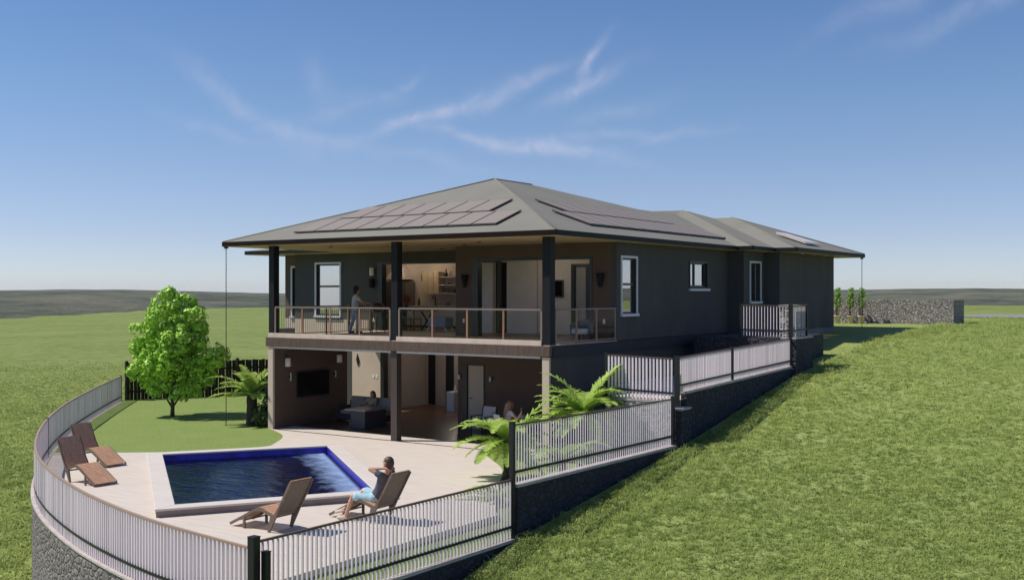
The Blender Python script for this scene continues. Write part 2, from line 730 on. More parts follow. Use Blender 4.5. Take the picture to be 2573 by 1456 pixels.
panel_glass = mat('solar_cell', (.265, .228, .198), .6, .07, 30, spec=.3)
panel_frame = mat('solar_frame', (.055, .048, .043), .5)
patio_m = mat('patio_slab', (.60, .53, .455), .75, .08, 1.3, .10, 30, stretch=(1, 7, 1), detail=7)
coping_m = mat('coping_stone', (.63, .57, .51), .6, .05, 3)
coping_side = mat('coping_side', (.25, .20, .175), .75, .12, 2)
tile_blue = mat('pool_tile', (.035, .03, .40), .3, .35, 5)
cap_m = mat('wall_cap', (.46, .41, .38), .85, .14, 5, .3, 25)
gabion = stone_mat('stone_wall', (.20, .185, .18), (.50, .46, .44), (.05, .047, .047), 5.0)
rough_wall = stone_mat('split_stone', (.20, .185, .18), (.28, .26, .252), (.13, .12, .118), 5.5, 1.0, .07, (1, 1, 1.5), .04)
shaded_stone = stone_mat('shaded_stone', (.026, .026, .034), (.042, .042, .052), (.02, .02, .025), 5.0, .6)  # shade on the wall faces is put into this stone's colour
speckle = stone_mat('speckled_stone', (.16, .155, .165), (.40, .385, .40), (.10, .10, .11), 9.0, .8, .03)
rust_rail = mat('rail_bronze', (.10, .062, .045), .5)
bar_m = mat('bar_paint', (.78, .69, .73), .5)
black_rail = mat('rail_black', (.008, .008, .010), .5)
teak = mat('teak_slats', (.52, .30, .18), .55, .28, 7, .15, stretch=(.6, 9, 1))
teak_dark = mat('wicker_frame', (.155, .115, .085), .6, .15, 20)
fence_wood = mat('fence_timber', (.020, .013, .010), .85, .4, 2, stretch=(6, 6, .4))
bark = mat('tree_bark', (.10, .075, .055), .9, .3, 14, .5)
palm_bark = mat('palm_bark', (.055, .042, .034), .95, .4, 18, .8)
skin = mat('skin', (.55, .31, .20), .5)
hair_brown = mat('hair_brown', (.075, .042, .025), .55, .3, 40)
hair_dark = mat('hair_dark', (.02, .014, .012), .5)
hair_auburn = mat('hair_auburn', (.30, .15, .085), .5, .3, 40)
navy = mat('navy_cloth', (.085, .09, .115), .9, .15, 12)
aqua = mat('aqua_cloth', (.42, .62, .68), .9, .12, 14)
print_top = mat('printed_blouse', (.30, .29, .29), .9, .0, 38, col2=(.72, .70, .68))
denim = mat('pale_denim', (.34, .36, .40), .9, .12, 14)
pink_cloth = mat('pale_pink_cloth', (.58, .46, .43), .9, .08, 12)
beige_cloth = mat('beige_cloth', (.45, .36, .23), .9, .1, 12)
sole = mat('shoe', (.60, .52, .45), .7)
grass_ground = ground_mat('meadow', [(.175, .235, .062), (.31, .370, .115), (.35, .385, .14)], (5.0, .5), .9, .12)
field_ground = ground_mat('far_field', [(.135, .180, .046), (.225, .280, .082), (.25, .28, .095)], (.55, .05), 1.0, .4)
lawn_m = ground_mat('mown_lawn', [(.130, .190, .048), (.265, .345, .105), (.23, .29, .09)], (15, 1.0), .5, .04)
hill_m = ground_mat('wooded_hill', [(.030, .038, .020), (.105, .115, .065), (.20, .19, .12)], (.016, .0030), 1.0, 25)
road_m = mat('road_asphalt', (.24, .23, .22), .9, .1)
blade_m = leaf_mat('grass_blades', (.185, .255, .060), (.58, .66, .23), .48, .7, .1)
tree_leaf = leaf_mat('tree_leaves', (.24, .46, .035), (.56, .86, .13), .12, .5, .25)
fern_leaf = leaf_mat('fern_leaves', (.25, .40, .05), (.58, .74, .19), .42)
palm_leaf = leaf_mat('palm_leaves', (.22, .34, .06), (.56, .70, .20), .40)
bamboo_leaf = leaf_mat('bamboo_leaves', (.16, .32, .04), (.46, .64, .15), .4)
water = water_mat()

# ---------------------------------------------------------------- terrain
KY = [-200, -60, -30, -20, -14, -9.5, -7.5, -.4, 8.3, 16, 25, 40, 120, 400]
KZ = [-14, -8.5, -4.2, -2.7, -1.62, -.72, -.30, .57, 1.90, 2.62, 2.95, 3.06, 3.0, 2.6]


def smooth01(x):
    x = np.clip(x, 0, 1)
    return x * x * (3 - 2 * x)


def lump(x, y, f, seed):
    """cheap smooth noise: a few rotated sines"""
    r = np.random.default_rng(seed)
    s = 0
    for k in range(5):
        a = r.uniform(0, 6.28)
        q = f * r.uniform(.6, 1.7)
        s = s + np.sin((x * math.cos(a) + y * math.sin(a)) * q + r.uniform(0, 6.28))
    return s / 5


def terrain(x, y):
    x = np.asarray(x, dtype=float)
    y = np.asarray(y, dtype=float)
    hr = np.interp(y, KY, KZ) + .10 * lump(x, y, .22, 3) * smooth01((x - 4.2) / 4)
    hl = -3.1 + .5 * lump(x, y, .012, 5)
    near = (x > 3.97).astype(float)
    xc = np.where(y < 20, -5.0, -5.0 - .67 * (y - 20))
    hw = np.where(y < 20, 5.0, 5.0 + .22 * (y - 20))
    far = smooth01((x - (xc - hw)) / (2 * hw))
    w = np.where(y < 8.2, near, far)
    z = hl + (hr - hl) * w
    t = (x - CAM.x) * FWD[0] + (y - CAM.y) * FWD[1]
    u = ((x - CAM.x) * RGT[0] + (y - CAM.y) * RGT[1]) / np.maximum(t, 1)
    edge = np.interp(u, [-1.2, -.47, -.23, .1, .28, .5, 1.2], [260, 325, 576, 500, 130, 122, 120])
    z = z - np.where(t > 20, np.maximum(t - edge, 0) * .10, 0)
    return z


def axis(dense0, dense1, step, far0, far1, extra=()):
    a = list(np.arange(dense0, dense1, step))
    s, x = step, dense0
    lo = []
    while x > far0:
        s *= 1.09
        x -= s
        lo.append(x)
    s, x = step, a[-1]
    hi = []
    while x < far1:
        s *= 1.09
        x += s
        hi.append(x)
    return np.array(sorted(set(lo + a + hi + list(extra))))


gx = axis(-28, 34, .5, -900, 900, (3.93, 4.01))
gy = axis(-30, 46, .5, -300, 900, (8.15, 8.25))
GX, GY = np.meshgrid(gx, gy)
GZ = terrain(GX, GY)
nx, ny = len(gx), len(gy)
idx = np.arange(nx * ny).reshape(ny, nx)
quads = np.stack([idx[:-1, :-1], idx[:-1, 1:], idx[1:, 1:], idx[1:, :-1]], -1).reshape(-1, 4)
ground = faces_mesh('ground', np.stack([GX, GY, GZ], -1).reshape(-1, 3), quads, grass_ground, smooth=True)
tag(ground, kind='structure')
# far field material beyond ~70 m from the camera
ground.data.materials.append(field_ground)
cx_ = GX[:-1, :-1].ravel() - CAM.x
cy_ = GY[:-1, :-1].ravel() - CAM.y
ground.data.polygons.foreach_set('material_index', (np.hypot(cx_, cy_) > 75).astype(np.int32))

# distant hills: a broad ring of rising, folded ground beyond the valley
hr_, ha_ = np.geomspace(700, 6500, 70), np.linspace(-1.1, 1.1, 260)
HR, HA = np.meshgrid(hr_, ha_)
hx = CAM.x + HR * (FWD[0] * np.cos(HA) + RGT[0] * np.sin(HA))
hy = CAM.y + HR * (FWD[1] * np.cos(HA) + RGT[1] * np.sin(HA))
u_ = np.tan(HA)
top = np.interp(u_, [-1.5, -.47, -.40, -.3, -.22, -.1, .1, .3, .36, .42, .48, 1.5],
                [6.0, 6.0, 4.0, -1.5, -4.5, -4, 3, 3, 7, 10, 9, 9])
base = -75
f_ = smooth01((HR - 900) / 2600)
hz = base + (top + 4.44 + 4.0 - base) * f_ + 9 * lump(hx, hy, .004, 11) * f_ * (1 - .75 * f_) + 5.0 * lump(hx, hy, .010, 12) * f_ + 2.0 * lump(hx, hy, .035, 13) * f_
hz = np.where(HR > 3600, hz - (HR - 3600) * .05, hz)
n1, n2 = hx.shape
idx = np.arange(n1 * n2).reshape(n1, n2)
quads = np.stack([idx[:-1, :-1], idx[1:, :-1], idx[1:, 1:], idx[:-1, 1:]], -1).reshape(-1, 4)
tag(faces_mesh('hills', np.stack([hx, hy, hz], -1).reshape(-1, 3), quads, hill_m, smooth=True), kind='structure')

# road on the plateau, far right
mb = MB()
rp = []
for k in range(40):
    s = k / 39
    X = 2 + 58 * s
    Yc = 44 + 2.0 * math.sin(s * 3)
    rp.append((X, Yc))
for k in range(39):
    (a, b), (c, d) = rp[k], rp[k + 1]
    q = [(a, b - 5), (c, d - 5), (c, d + 5), (a, b + 5)]
    mb.poly([(x, y, float(terrain(x, y)) + .035) for x, y in q])
struct(mb, 'road', road_m)


# ---------------------------------------------------------------- grass
def scatter_grass(name, n, region, dens, hmin, hmax, blades, wid, label):
    """one mesh of bent grass blades growing in tufts on the slope"""
    P = region(n)
    x, y = P[:, 0], P[:, 1]
    z = terrain(x, y)
    k = len(x)
    clump = np.clip(.5 + .9 * lump(x, y, 3.4, 21), 0, 1)
    big = .5 + .5 * lump(x, y, .35, 22)
    shade_t = np.clip(.05 + .45 * clump + .35 * big + rng.normal(0, .13, k), 0, 1)
    ht = hmin + (hmax - hmin) * np.clip(.2 + .5 * clump + rng.normal(0, .25, k), 0, 1.2)
    ht = ht * (1 + 1.1 * np.exp(-np.abs(x - 4.1) / 1.1))
    B = blades
    az = rng.uniform(0, 2 * np.pi, (k, B))
    lean = np.abs(rng.normal(1.05, .5, (k, B)))
    h = ht[:, None] * rng.uniform(.55, 1.1, (k, B))
    ox = rng.normal(0, .035, (k, B)) + x[:, None]
    oy = rng.normal(0, .035, (k, B)) + y[:, None]
    oz = np.repeat(z[:, None], B, 1) - .015
    dx, dy = np.cos(az), np.sin(az)
    w = wid * rng.uniform(.7, 1.3, (k, B))
    px, py = -dy * w, dx * w
    m = h * lean
    V = np.empty((k, B, 5, 3))
    V[..., 0, :] = np.stack([ox - px, oy - py, oz], -1)
    V[..., 1, :] = np.stack([ox + px, oy + py, oz], -1)
    V[..., 2, :] = np.stack([ox + dx * m * .35 + px * .8, oy + dy * m * .35 + py * .8, oz + h * .6], -1)
    V[..., 3, :] = np.stack([ox + dx * m * .35 - px * .8, oy + dy * m * .35 - py * .8, oz + h * .6], -1)
    V[..., 4, :] = np.stack([ox + dx * m, oy + dy * m, oz + h * np.maximum(.25, 1 - .42 * lean)], -1)
    tot = k * B
    V = V.reshape(-1, 3)
    o = np.arange(tot)[:, None] * 5
    T = np.concatenate([o + [0, 1, 2], o + [0, 2, 3], o + [3, 2, 4]], 1).reshape(-1, 3)
    sh = np.clip(np.repeat(shade_t, B) + rng.normal(0, .08, tot), 0, 1)
    ob = faces_mesh(name, V, T, blade_m, shade=np.repeat(sh, 5))
    tag(ob, label, 'grass', kind='stuff')
    return ob


def cam_region(u0, u1, t0, t1, power, ok):
    def f(n):
        out = []
        got = 0
        while got < n:
            m_ = n * 2
            s = rng.uniform(0, 1, m_)
            e = 1 - power
            t = (t0 ** e + s * (t1 ** e - t0 ** e)) ** (1 / e)
            u = rng.uniform(u0, u1, m_)
            x = CAM.x + t * (FWD[0] + u * RGT[0])
            y = CAM.y + t * (FWD[1] + u * RGT[1])
            k = ok(x, y)
            out.append(np.stack([x[k], y[k]], -1))
            got += k.sum()
        return np.concatenate(out)[:n]
    return f


def right_ok(x, y):
    return (x > 4.14) & ~((y > 8.1) & (y < 9.7) & (x < 4.3)) & ~((y > 27.2) & (y < 31) & (x < 5))


scatter_grass('hillside_grass', 46000, cam_region(-.12, .56, 13, 60, .6, right_ok), 1, .04, .135, 7, .008,
              'long uneven meadow grass covering the slope right of the house')


def left_ok(x, y):
    t = (x - CAM.x) * FWD[0] + (y - CAM.y) * FWD[1]
    thin = rng.uniform(0, 1, len(x)) < np.clip((118 - t) / 60, 0, 1)
    return (x + y < np.where(y < -8.0, -18.75, -20.1)) & (terrain(x, y) < -1.5) & thin


scatter_grass('field_grass', 24000, cam_region(-.56, -.20, 26, 120, .5, left_ok), 1,
              .10, .28, 6, .018, 'rough tussocky grass of the wide field left of the terrace')

# ---------------------------------------------------------------- terrace: patio, lawn, planting bed
rail_pts = [(-22.9, 3.2, 1.0), (-20.02, .27, 1.0), (-16.2, -3.46, 1.0), (-13.5, -5.92, .98), (-11.2, -7.78, .97), (-9.5, -9.05, .96),
            (-7.8, -10.22, .94), (-6.4, -11.08, .93), (-5.0, -11.82, .92), (-3.5, -12.5, .91), (-1.7, -13.18, .89), (0, -13.68, .87),
            (1.3, -13.98, .855), (2.4, -14.14, .84), (3.80, -14.24, .80)]


def catmull(P, per=8):
    P = [np.array(p) for p in P]
    P = [2 * P[0] - P[1]] + P + [2 * P[-1] - P[-2]]
    out = []
    for i in range(1, len(P) - 2):
        for k in range(per):
            t = k / per
            a, b, c, d = P[i - 1], P[i], P[i + 1], P[i + 2]
            out.append(.5 * (2 * b + (c - a) * t + (2 * a - 5 * b + 4 * c - d) * t * t + (3 * b - a - 3 * c + d) * t ** 3))
    out.append(P[-2])
    return np.array(out)


curve = catmull(rail_pts)
for _ in range(3):
    curve[1:-1] = .25 * curve[:-2] + .5 * curve[1:-1] + .25 * curve[2:]
cxy = curve[:, :2]


def offset(C, d):
    t = np.gradient(C, axis=0)
    t /= np.linalg.norm(t, axis=1)[:, None]
    return C + np.stack([-t[:, 1], t[:, 0]], -1) * d      # +d is the inner (house) side


inner = offset(cxy, .16)
lawn_edge = [(-11.75, -7.15), (-9.5, -5.46), (-8.35, -4.1), (-7.85, -3.0), (-8.1, -2.35), (-9.1, -1.05), (-10.4, -.2), (-10.79, -.04)]
lawn_edge = [tuple(p) for p in catmull([(a, b, 0) for a, b in lawn_edge], 5)[:, :2]]
inner_l = [tuple(p) for p in inner if p[1] > -7.2]
inner_r = [tuple(p) for p in inner if p[1] <= -7.2]
# lawn: left of its edge
lawn_poly = inner_l + lawn_edge + [(-10.79, 6.3), (-16.9, 6.29), (-18.5, 11), (-20.3, 10.5)]
mb = MB()
mb.prism(lawn_poly, -.6, -.004)
struct(mb, 'lawn', lawn_m)
bed_edge = catmull([(-1.9, -.55, 0), (-1.2, -1.15, 0), (.1, -2.45, 0), (.95, -3.75, 0), (2.1, -5.6, 0), (3.2, -7.15, 0)], 5)[:, :2]
bed_edge = [tuple(p) for p in bed_edge]
pool_c = [(-2.29, -10.65), (-.05, -7.15), (-5.62, -2.75), (-8.13, -6.35)]       # inner corners, counter-clockwise
PC = np.array(pool_c)


def inset_poly(P, d):
    """offset a counter-clockwise polygon outwards by d"""
    n = len(P)
    out = []
    for i in range(n):
        a, b, c = P[i - 1], P[i], P[(i + 1) % n]
        e1, e2 = (b - a) / np.linalg.norm(b - a), (c - b) / np.linalg.norm(c - b)
        n1, n2 = np.array([e1[1], -e1[0]]), np.array([e2[1], -e2[0]])
        out.append(b + (n1 + n2) * d / (1 + n1 @ n2))
    return np.array(out)


# patio slab with the pool cut out: built as strips between the outer edge and the pool's outline
patio_out = inner_r + [(3.25, -14.05), (3.25, -7.15)] + list(reversed(bed_edge)) + [(-1.9, -.02), (-10.79, -.02)] + list(reversed(lawn_edge))
import bmesh
bm = bmesh.new()
ov = [bm.verts.new((x, y, 0)) for x, y in patio_out]
pv = [bm.verts.new((x, y, 0)) for x, y in inset_poly(PC, .05)]
oe = [bm.edges.new((ov[i], ov[(i + 1) % len(ov)])) for i in range(len(ov))]
pe = [bm.edges.new((pv[i], pv[(i + 1) % 4])) for i in range(4)]
bmesh.ops.triangle_fill(bm, use_beauty=True, edges=oe + pe)
bmesh.ops.recalc_face_normals(bm, faces=bm.faces)
for f in bm.faces:
    if f.normal.z < 0:
        f.normal_flip()
r = bmesh.ops.extrude_face_region(bm, geom=list(bm.faces))
for v in [g for g in r['geom'] if isinstance(g, bmesh.types.BMVert)]:
    pass
low = [v for v in bm.verts if v in set(ov + pv)]
for v in low:
    v.co.z = -.12
me = bpy.data.meshes.new('patio')
bm.to_mesh(me)
bm.free()
me.materials.append(patio_m)
o = bpy.data.objects.new('patio', me)
COL.objects.link(o)
tag(o, kind='structure')
# grass verge inside the fence and the planting bed
mb = MB()
mb.prism([(3.24, -14.1), (3.84, -14.2), (3.84, -7.5), (3.24, -7.1)], -1.5, lambda x, y: -.10 if x < 3.5 else -.30)
mb.prism([(-1.9, -.03)] + bed_edge + [(3.25, -7.09), (3.84, -7.49), (3.84, -.2), (.01, -.2), (.01, -.03)], -1.5, lambda x, y: -.09)
struct(mb, 'verge', lawn_m)
# floor under the balcony
mb = MB()
mb.box(-10.79, -.21, -.019, .93, -.3, .0)
struct(mb, 'patio_path', patio_m)
mb = MB()
mb.box(-10.79, -.21, .931, 3.58, -.3, .004)
mb.box(-11.5, -5.8, 3.581, 8.79, -.3, .004)
struct(mb, 'floor', floor_wood)
mb = MB()
mb.box(-10.7, -1.9, -.05, .03, -.05, .006)
tag(mb.build('drain_channel', black_m), 'thin dark drain channel across the patio below the balcony edge', 'drain')

# ---------------------------------------------------------------- pool
pool = thing('swimming_pool', 'long rectangular blue tiled swimming pool with pale raised coping', 'pool', (-4.0, -6.7, 0))
out_w = [.42, .30, .36, .42]
outer = inset_poly(PC, .40)
mb = MB()
n = 4
for i in range(4):
    j = (i + 1) % 4
    mb.prism([tuple(PC[i]), tuple(outer[i]), tuple(outer[j]), tuple(PC[j])], .125, .17)
cop = mb.build('coping', coping_m, pool)
bevel(cop, .012)
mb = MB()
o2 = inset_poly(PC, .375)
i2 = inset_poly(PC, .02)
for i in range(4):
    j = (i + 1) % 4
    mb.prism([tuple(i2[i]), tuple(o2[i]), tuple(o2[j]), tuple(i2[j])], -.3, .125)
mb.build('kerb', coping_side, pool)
mb = MB()
for i in range(4):
    j = (i + 1) % 4
    a, b = PC[i], PC[j]
    mb.poly([(b[0], b[1], -1.3), (a[0], a[1], -1.3), (a[0], a[1], .124), (b[0], b[1], .124)])
mb.poly([(p[0], p[1], -1.3) for p in PC])
mb.build('basin', tile_blue, pool)
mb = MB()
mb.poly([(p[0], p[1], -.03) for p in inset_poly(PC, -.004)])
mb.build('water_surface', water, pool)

# ---------------------------------------------------------------- retaining walls and fences
def terrain_min(pts):
    return min(float(terrain(x, y)) for x, y in pts)


wl = thing('retaining_wall', 'tall curved retaining wall of rough grey stone under the pool terrace', 'wall', (-7.8, -10.2, -3.4))
mb = MB()
oc, ic = offset(cxy, -.07), offset(cxy, .155)
H = .16
zc = curve[:, 2] - 1.06
CT = .035
vs, fs = [], []
m_ = len(oc)
for i in range(m_):
    vs += [(oc[i][0], oc[i][1], -4.2), (oc[i][0], oc[i][1], zc[i] - CT), (ic[i][0], ic[i][1], zc[i] - CT), (ic[i][0], ic[i][1], -4.2)]
for i in range(m_ - 1):
    a, b = i * 4, (i + 1) * 4
    fs += [(a, b, b + 1, a + 1), (a + 1, b + 1, b + 2, a + 2), (a + 2, b + 2, b + 3, a + 3)]
fs += [(3, 2, 1, 0), tuple((m_ - 1) * 4 + k for k in range(4))]
mb.add(vs, fs)
mb.build('stonework', rough_wall, wl)
mb = MB()
oc2, ic2 = offset(cxy, -.095), offset(cxy, .18)
vs, fs = [], []
for i in range(m_):
    vs += [(oc2[i][0], oc2[i][1], zc[i] - CT + .001), (oc2[i][0], oc2[i][1], zc[i]), (ic2[i][0], ic2[i][1], zc[i]), (ic2[i][0], ic2[i][1], zc[i] - CT + .001)]
for i in range(m_ - 1):
    a, b = i * 4, (i + 1) * 4
    fs += [(a, b, b + 1, a + 1), (a + 1, b + 1, b + 2, a + 2), (a + 2, b + 2, b + 3, a + 3), (a + 3, b + 3, b, a)]
fs += [(3, 2, 1, 0), tuple((m_ - 1) * 4 + k for k in range(4))]
mb.add(vs, fs)
mb.build('cap', cap_m, wl)


def resample(P, step):
    P = np.asarray(P, dtype=float)
    s = np.r_[0, np.cumsum(np.linalg.norm(np.diff(P, axis=0), axis=1))]
    t = np.arange(step / 2, s[-1], step)
    return np.stack([np.interp(t, s, P[:, k]) for k in range(P.shape[1])], -1)


def fence(name, label, path, zb, height, posts, spacing=.1, bw=.024, bd=.05, rail_mat=None, bars=True, post_h=None, post_w=.09):
    """path: plan points with rail-top z; zb: drop from rail top to the wall cap; slender flat bars between rails"""
    path = np.asarray(path, dtype=float)
    t = thing(name, label, 'fence', (float(path[0][0]), float(path[0][1]), float(path[0][2] - height)), group='railings around the terrace')
    mb = MB()
    pp = path
    for i in range(len(pp) - 1):
        mb.bar((pp[i][0], pp[i][1], pp[i][2] - .015), (pp[i + 1][0], pp[i + 1][1], pp[i + 1][2] - .015), .05, .03)
    mb.build('handrail', rail_mat or rust_rail, t)
    mb = MB()
    drop = height * .80
    for i in range(len(pp) - 1):
        mb.bar((pp[i][0], pp[i][1], pp[i][2] - drop), (pp[i + 1][0], pp[i + 1][1], pp[i + 1][2] - drop), .062, .045)
    mb.build('lower_rail', black_rail, t)
    mb = MB()
    R_ = resample(pp, spacing)
    G = np.gradient(R_[:, :2], axis=0)
    G /= np.linalg.norm(G, axis=1)[:, None]
    for (x, y, z), (tx, ty) in zip(R_, G):
        q = rng.normal(0, .10)
        tx, ty = tx - ty * q, ty + tx * q
        a = Vector((tx, ty, 0)) * bw / 2
        b = Vector((-ty, tx, 0)) * bd / 2
        lo, hi = Vector((x, y, z - height + .006)), Vector((x, y, z - .041))
        vs = [lo - a - b, lo + a - b, lo + a + b, lo - a + b, hi - a - b, hi + a - b, hi + a + b, hi - a + b]
        mb.add(vs, [(3, 2, 1, 0), (4, 5, 6, 7), (0, 1, 5, 4), (1, 2, 6, 5), (2, 3, 7, 6), (3, 0, 4, 7)])
    mb.build('bar_panel', bar_m, t)
    for (x, y, z0, z1, w) in posts:
        mb = MB()
        mb.box(x - w / 2, x + w / 2, y - w / 2, y + w / 2, z0, z1)
        mb.box(x - w / 2 - .006, x + w / 2 + .006, y - w / 2 - .006, y + w / 2 + .006, z1, z1 + .012)
        bevel(mb.build('post', black_rail, t), .004)
    return t


cpost = lambda i, w=.05: (float(curve[i][0]), float(curve[i][1]), float(curve[i][2] - 1.056), float(curve[i][2] + .01), w)
mid = int(np.argmin(np.abs(cxy[:, 0] + 11.75)))
fence('curved_railing', 'long curved bar railing on top of the tall rounded stone wall', curve, 0, 1.06, [cpost(0, .06), cpost(mid, .05)], spacing=.1, bw=.034, bd=.045, rail_mat=rail_tan)
XF = 3.86
# lowest straight run, beside the loungers
fence('straight_railing', 'lowest straight bar railing, in front of the two loungers and verge', [(XF, -14.1, .88), (XF, -7.64, .835)], 0, 1.15,
      [(XF - .02, -14.2, -2.3, .94, .13), (XF + .1, -14.08, -2.3, .72, .10), (XF, -7.58, -.45, 1.93, .095)], bw=.022, bd=.034)
fence('straight_railing', 'middle bar railing in front of the ferns, above shade-dark stone', [(XF, -7.5, 1.885), (XF, -.5, 1.815)], 0, 1.16,
      [(XF, -.42, .45, 1.86, .085)], bw=.014, bd=.022)
fence('straight_railing', 'third bar railing up the slope, dense pale bars with a post midway', [(XF, -.12, 2.82), (XF, 8.02, 3.02)], 0, .88,
      [(XF, -.17, 1.60, 2.84, .11), (XF, 3.35, 2.03, 2.93, .085), (XF, 8.1, 2.10, 4.08, .11)], bw=.024, bd=.055)
fence('cross_railing', 'short bar railing crossing towards the house above the speckled wall', [(1.86, -.16, 2.84), (3.74, -.16, 2.80)], 0, 1.10,
      [(1.84, -.16, 1.70, 2.87, .07)], bw=.042, bd=.04)
fence('cross_railing', 'topmost bar railing beside the narrow window near the house wall', [(2.25, 8.12, 4.06), (3.78, 8.12, 4.04)], 0, 1.0,
      [(2.2, 8.12, 3.0, 4.08, .07)], bw=.02, bd=.03)
fence('corner_railing', 'very short bar railing in front of the pale stone pier', [(XF, 8.2, 4.04), (XF, 9.55, 4.06)], 0, 1.0,
      [(XF, 9.6, 3.03, 4.08, .07)], spacing=.13, bw=.012, bd=.018)


def low_wall(label, x0, x1, y0, y1, zt0, zt1, zlow, m_face=None, cap=.06):
    t = thing('retaining_wall', label, 'wall', (x0, y0, zlow))
    mb = MB()
    zt = lambda x, y: zt0 + (zt1 - zt0) * (y - y0) / (y1 - y0)
    mb.prism([(x0, y0), (x1, y0), (x1, y1), (x0, y1)], zlow, lambda x, y: zt(x, y) - cap)
    mb.build('stonework', m_face or gabion, t)
    mb = MB()
    e = .008
    mb.prism([(x0 - e, y0 - e), (x1 + e, y0 - e), (x1 + e, y1), (x0 - e, y1)], lambda x, y: zt(x, y) - cap + .001, lambda x, y: zt(x, y))
    mb.build('cap', cap_m, t)
    return t


low_wall('low grey stone wall under the lowest straight railing', 3.76, 3.935, -14.36, -7.53, -.27, -.315, -3.4, shaded_stone)
low_wall('stepped grey stone wall under the middle railing beside the ferns', 3.77, 3.94, -7.50, -.34, .72, .655, -1.0, shaded_stone)
low_wall('shade-dark stone wall under the third railing up the slope', 3.76, 3.915, .26, 8.02, 1.94, 2.14, -.4, shaded_stone)
low_wall('squat stone pier where the middle and third railings meet', 3.78, 4.05, -.335, .255, 1.56, 1.56, -.2, shaded_stone, .05)
low_wall('speckled grey stone wall facing the pool below the crossing railing', 2.0, 3.755, -.3, -.05, 1.74, 1.72, -.4, speckle)
low_wall('upper stone block ending the terrace near the back of the house', 3.55, 4.04, 8.06, 9.7, 3.04, 3.04, 1.0, shaded_stone, .05)
pier = thing('stone_pier', 'pale rough stone pier behind the very short upper railing', 'pier', (3.5, 9.2, 3.04))
mb = MB()
mb.box(3.35, 3.70, 8.5, 9.5, 3.03, 3.98)
bevel(mb.build('stonework', gabion, pier), .03)
mb = MB()
mb.box(3.32, 3.73, 8.47, 9.53, 3.981, 4.05)
mb.build('cap', cap_m, pier)
# paved walk and steps beside the house
mb = MB()
mb.box(1.86, 3.755, -.04, 8.05, 1.0, 1.72)
tag(MB().box(.62, 3.54, 8.06, 12.3, 1.0, 3.0).build('courtyard_slab', shaded_stone), kind='structure')  # dark colour paints in the shadow below the topmost railing
for k in range(11):
    mb.box(.06, 1.85, 1.2 + .3 * k, 1.2 + .3 * (k + 1), -.4, .155 * (k + 1))
mb.box(.06, 1.85, 4.5, 8.05, -.4, 1.716)
struct(mb, 'garden_path', patio_m)

# dark timber fence at the end of the lawn
ft = thing('timber_fence', 'dark stained close-boarded timber fence closing the lawn behind the tree', 'fence', (-22.85, 3.3, 0))
A, B_ = np.array([-22.75, 3.35]), np.array([-18.4, 11.4])
d = (B_ - A) / np.linalg.norm(B_ - A)
Lf = np.linalg.norm(B_ - A)
mb = MB()
nb = int(Lf / .145)
for k in range(nb):
    s = (k + .5) * Lf / nb
    p = A + d * s
    z1 = 1.53 + .015 * math.sin(k * 2.3)
    off = .018 if k % 2 else -.018
    q = p + np.array([-d[1], d[0]]) * off
    mb.bar((q[0], q[1], -.05), (q[0], q[1], z1), .132, .02, up=(-d[1], d[0], 0))
mb.build('boards', fence_wood, ft)
mb = MB()
for z in (.35, 1.2):
    p, q = A + np.array([d[1], -d[0]]) * .06, B_ + np.array([d[1], -d[0]]) * .06
    mb.bar((p[0], p[1], z), (q[0], q[1], z), .045, .09)
mb.build('rail', fence_wood, ft)
for k in range(5):
    p = A + d * Lf * k / 4 + np.array([d[1], -d[0]]) * .09
    mb = MB()
    mb.box(p[0] - .05, p[0] + .05, p[1] - .05, p[1] + .05, -.3, 1.62)
    mb.build('post', fence_wood, ft)

# ---------------------------------------------------------------- the house
house = thing('house', 'two storey charcoal house with wide hipped roof, solar panels and glazed balcony', 'house', (-6, 4, 0))
EZ, SZ = 6.12, 5.97           # roof edge and soffit heights
SL = .351
YR, YW, YB = 3.8, 6.3, 20.93    # front wall of right room, front wall of left wing, back wall

# walls upstairs
win1 = (4.12, 5.06, 3.80, 5.50)
win2 = (9.00, 10.44, 4.64, 5.47)
mb = MB()
wall_x(mb, -.2, 0, YR, 12.36, 3.0, SZ, [win1, win2])
mb.build('side_wall', charcoal, house)
winC = (12.98, 13.97, 4.12, 5.54)
mb = MB()
mb.box(-.2, .6, 12.361, 12.56, 2.0, SZ)
wall_x(mb, .4, .6, 12.561, 14.40, 2.0, SZ, [winC])
mb.box(.2, 1.2, 14.401, 14.60, 2.0, SZ)
wall_x(mb, 1.0, 1.2, 14.601, YB, 2.0, SZ)
mb.box(-17, 1.0, YB - .2, YB - .001, 2.0, SZ)
mb.build('side_wall', charcoal, house)
mb = MB()
mb.box(-.2, 1.235, 14.37, YB + .03, 2.0, 2.99)
mb.build('plinth', mat('plinth_render', (.16, .155, .15), .85, .1), house)
mb = MB()
open_r = (-5.34, -.84, 3.0, 5.56)
wall_y(mb, -6.05, -.201, YR, YR + .2, 3.0, SZ, [open_r])
mb.box(-6.05, -5.85, YR + .201, 4.3, 3.0, SZ)
mb.build('front_wall', brown_render, house)  # brown here stands in for warm light bounced off the deck
mb = MB()
winL = (-14.8, -13.55, 3.55, 5.56)
open_k = (-11.64, -6.1, 3.0, 5.58)
wall_y(mb, -15.99, -6.051, YW, YW + .2, 0, SZ, [winL, open_k, (-11.46, -6.051, 0, 2.7)])
mb.build('wing_wall', charcoal, house)
mb = MB()
winS = (-16.58, -16.30, 3.5, 5.45)
wall_y(mb, -17.0, -15.4, YW + .45, YW + .65, 0, SZ, [winS])
mb.box(-16.99, -16.8, YW + .651, YB - .2, 0, SZ)
mb.build('wing_wall', brown_render, house)
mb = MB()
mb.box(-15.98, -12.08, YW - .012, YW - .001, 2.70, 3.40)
mb.box(-16.99, -16.0, YW + .438, YW + .449, 2.70, 3.40)
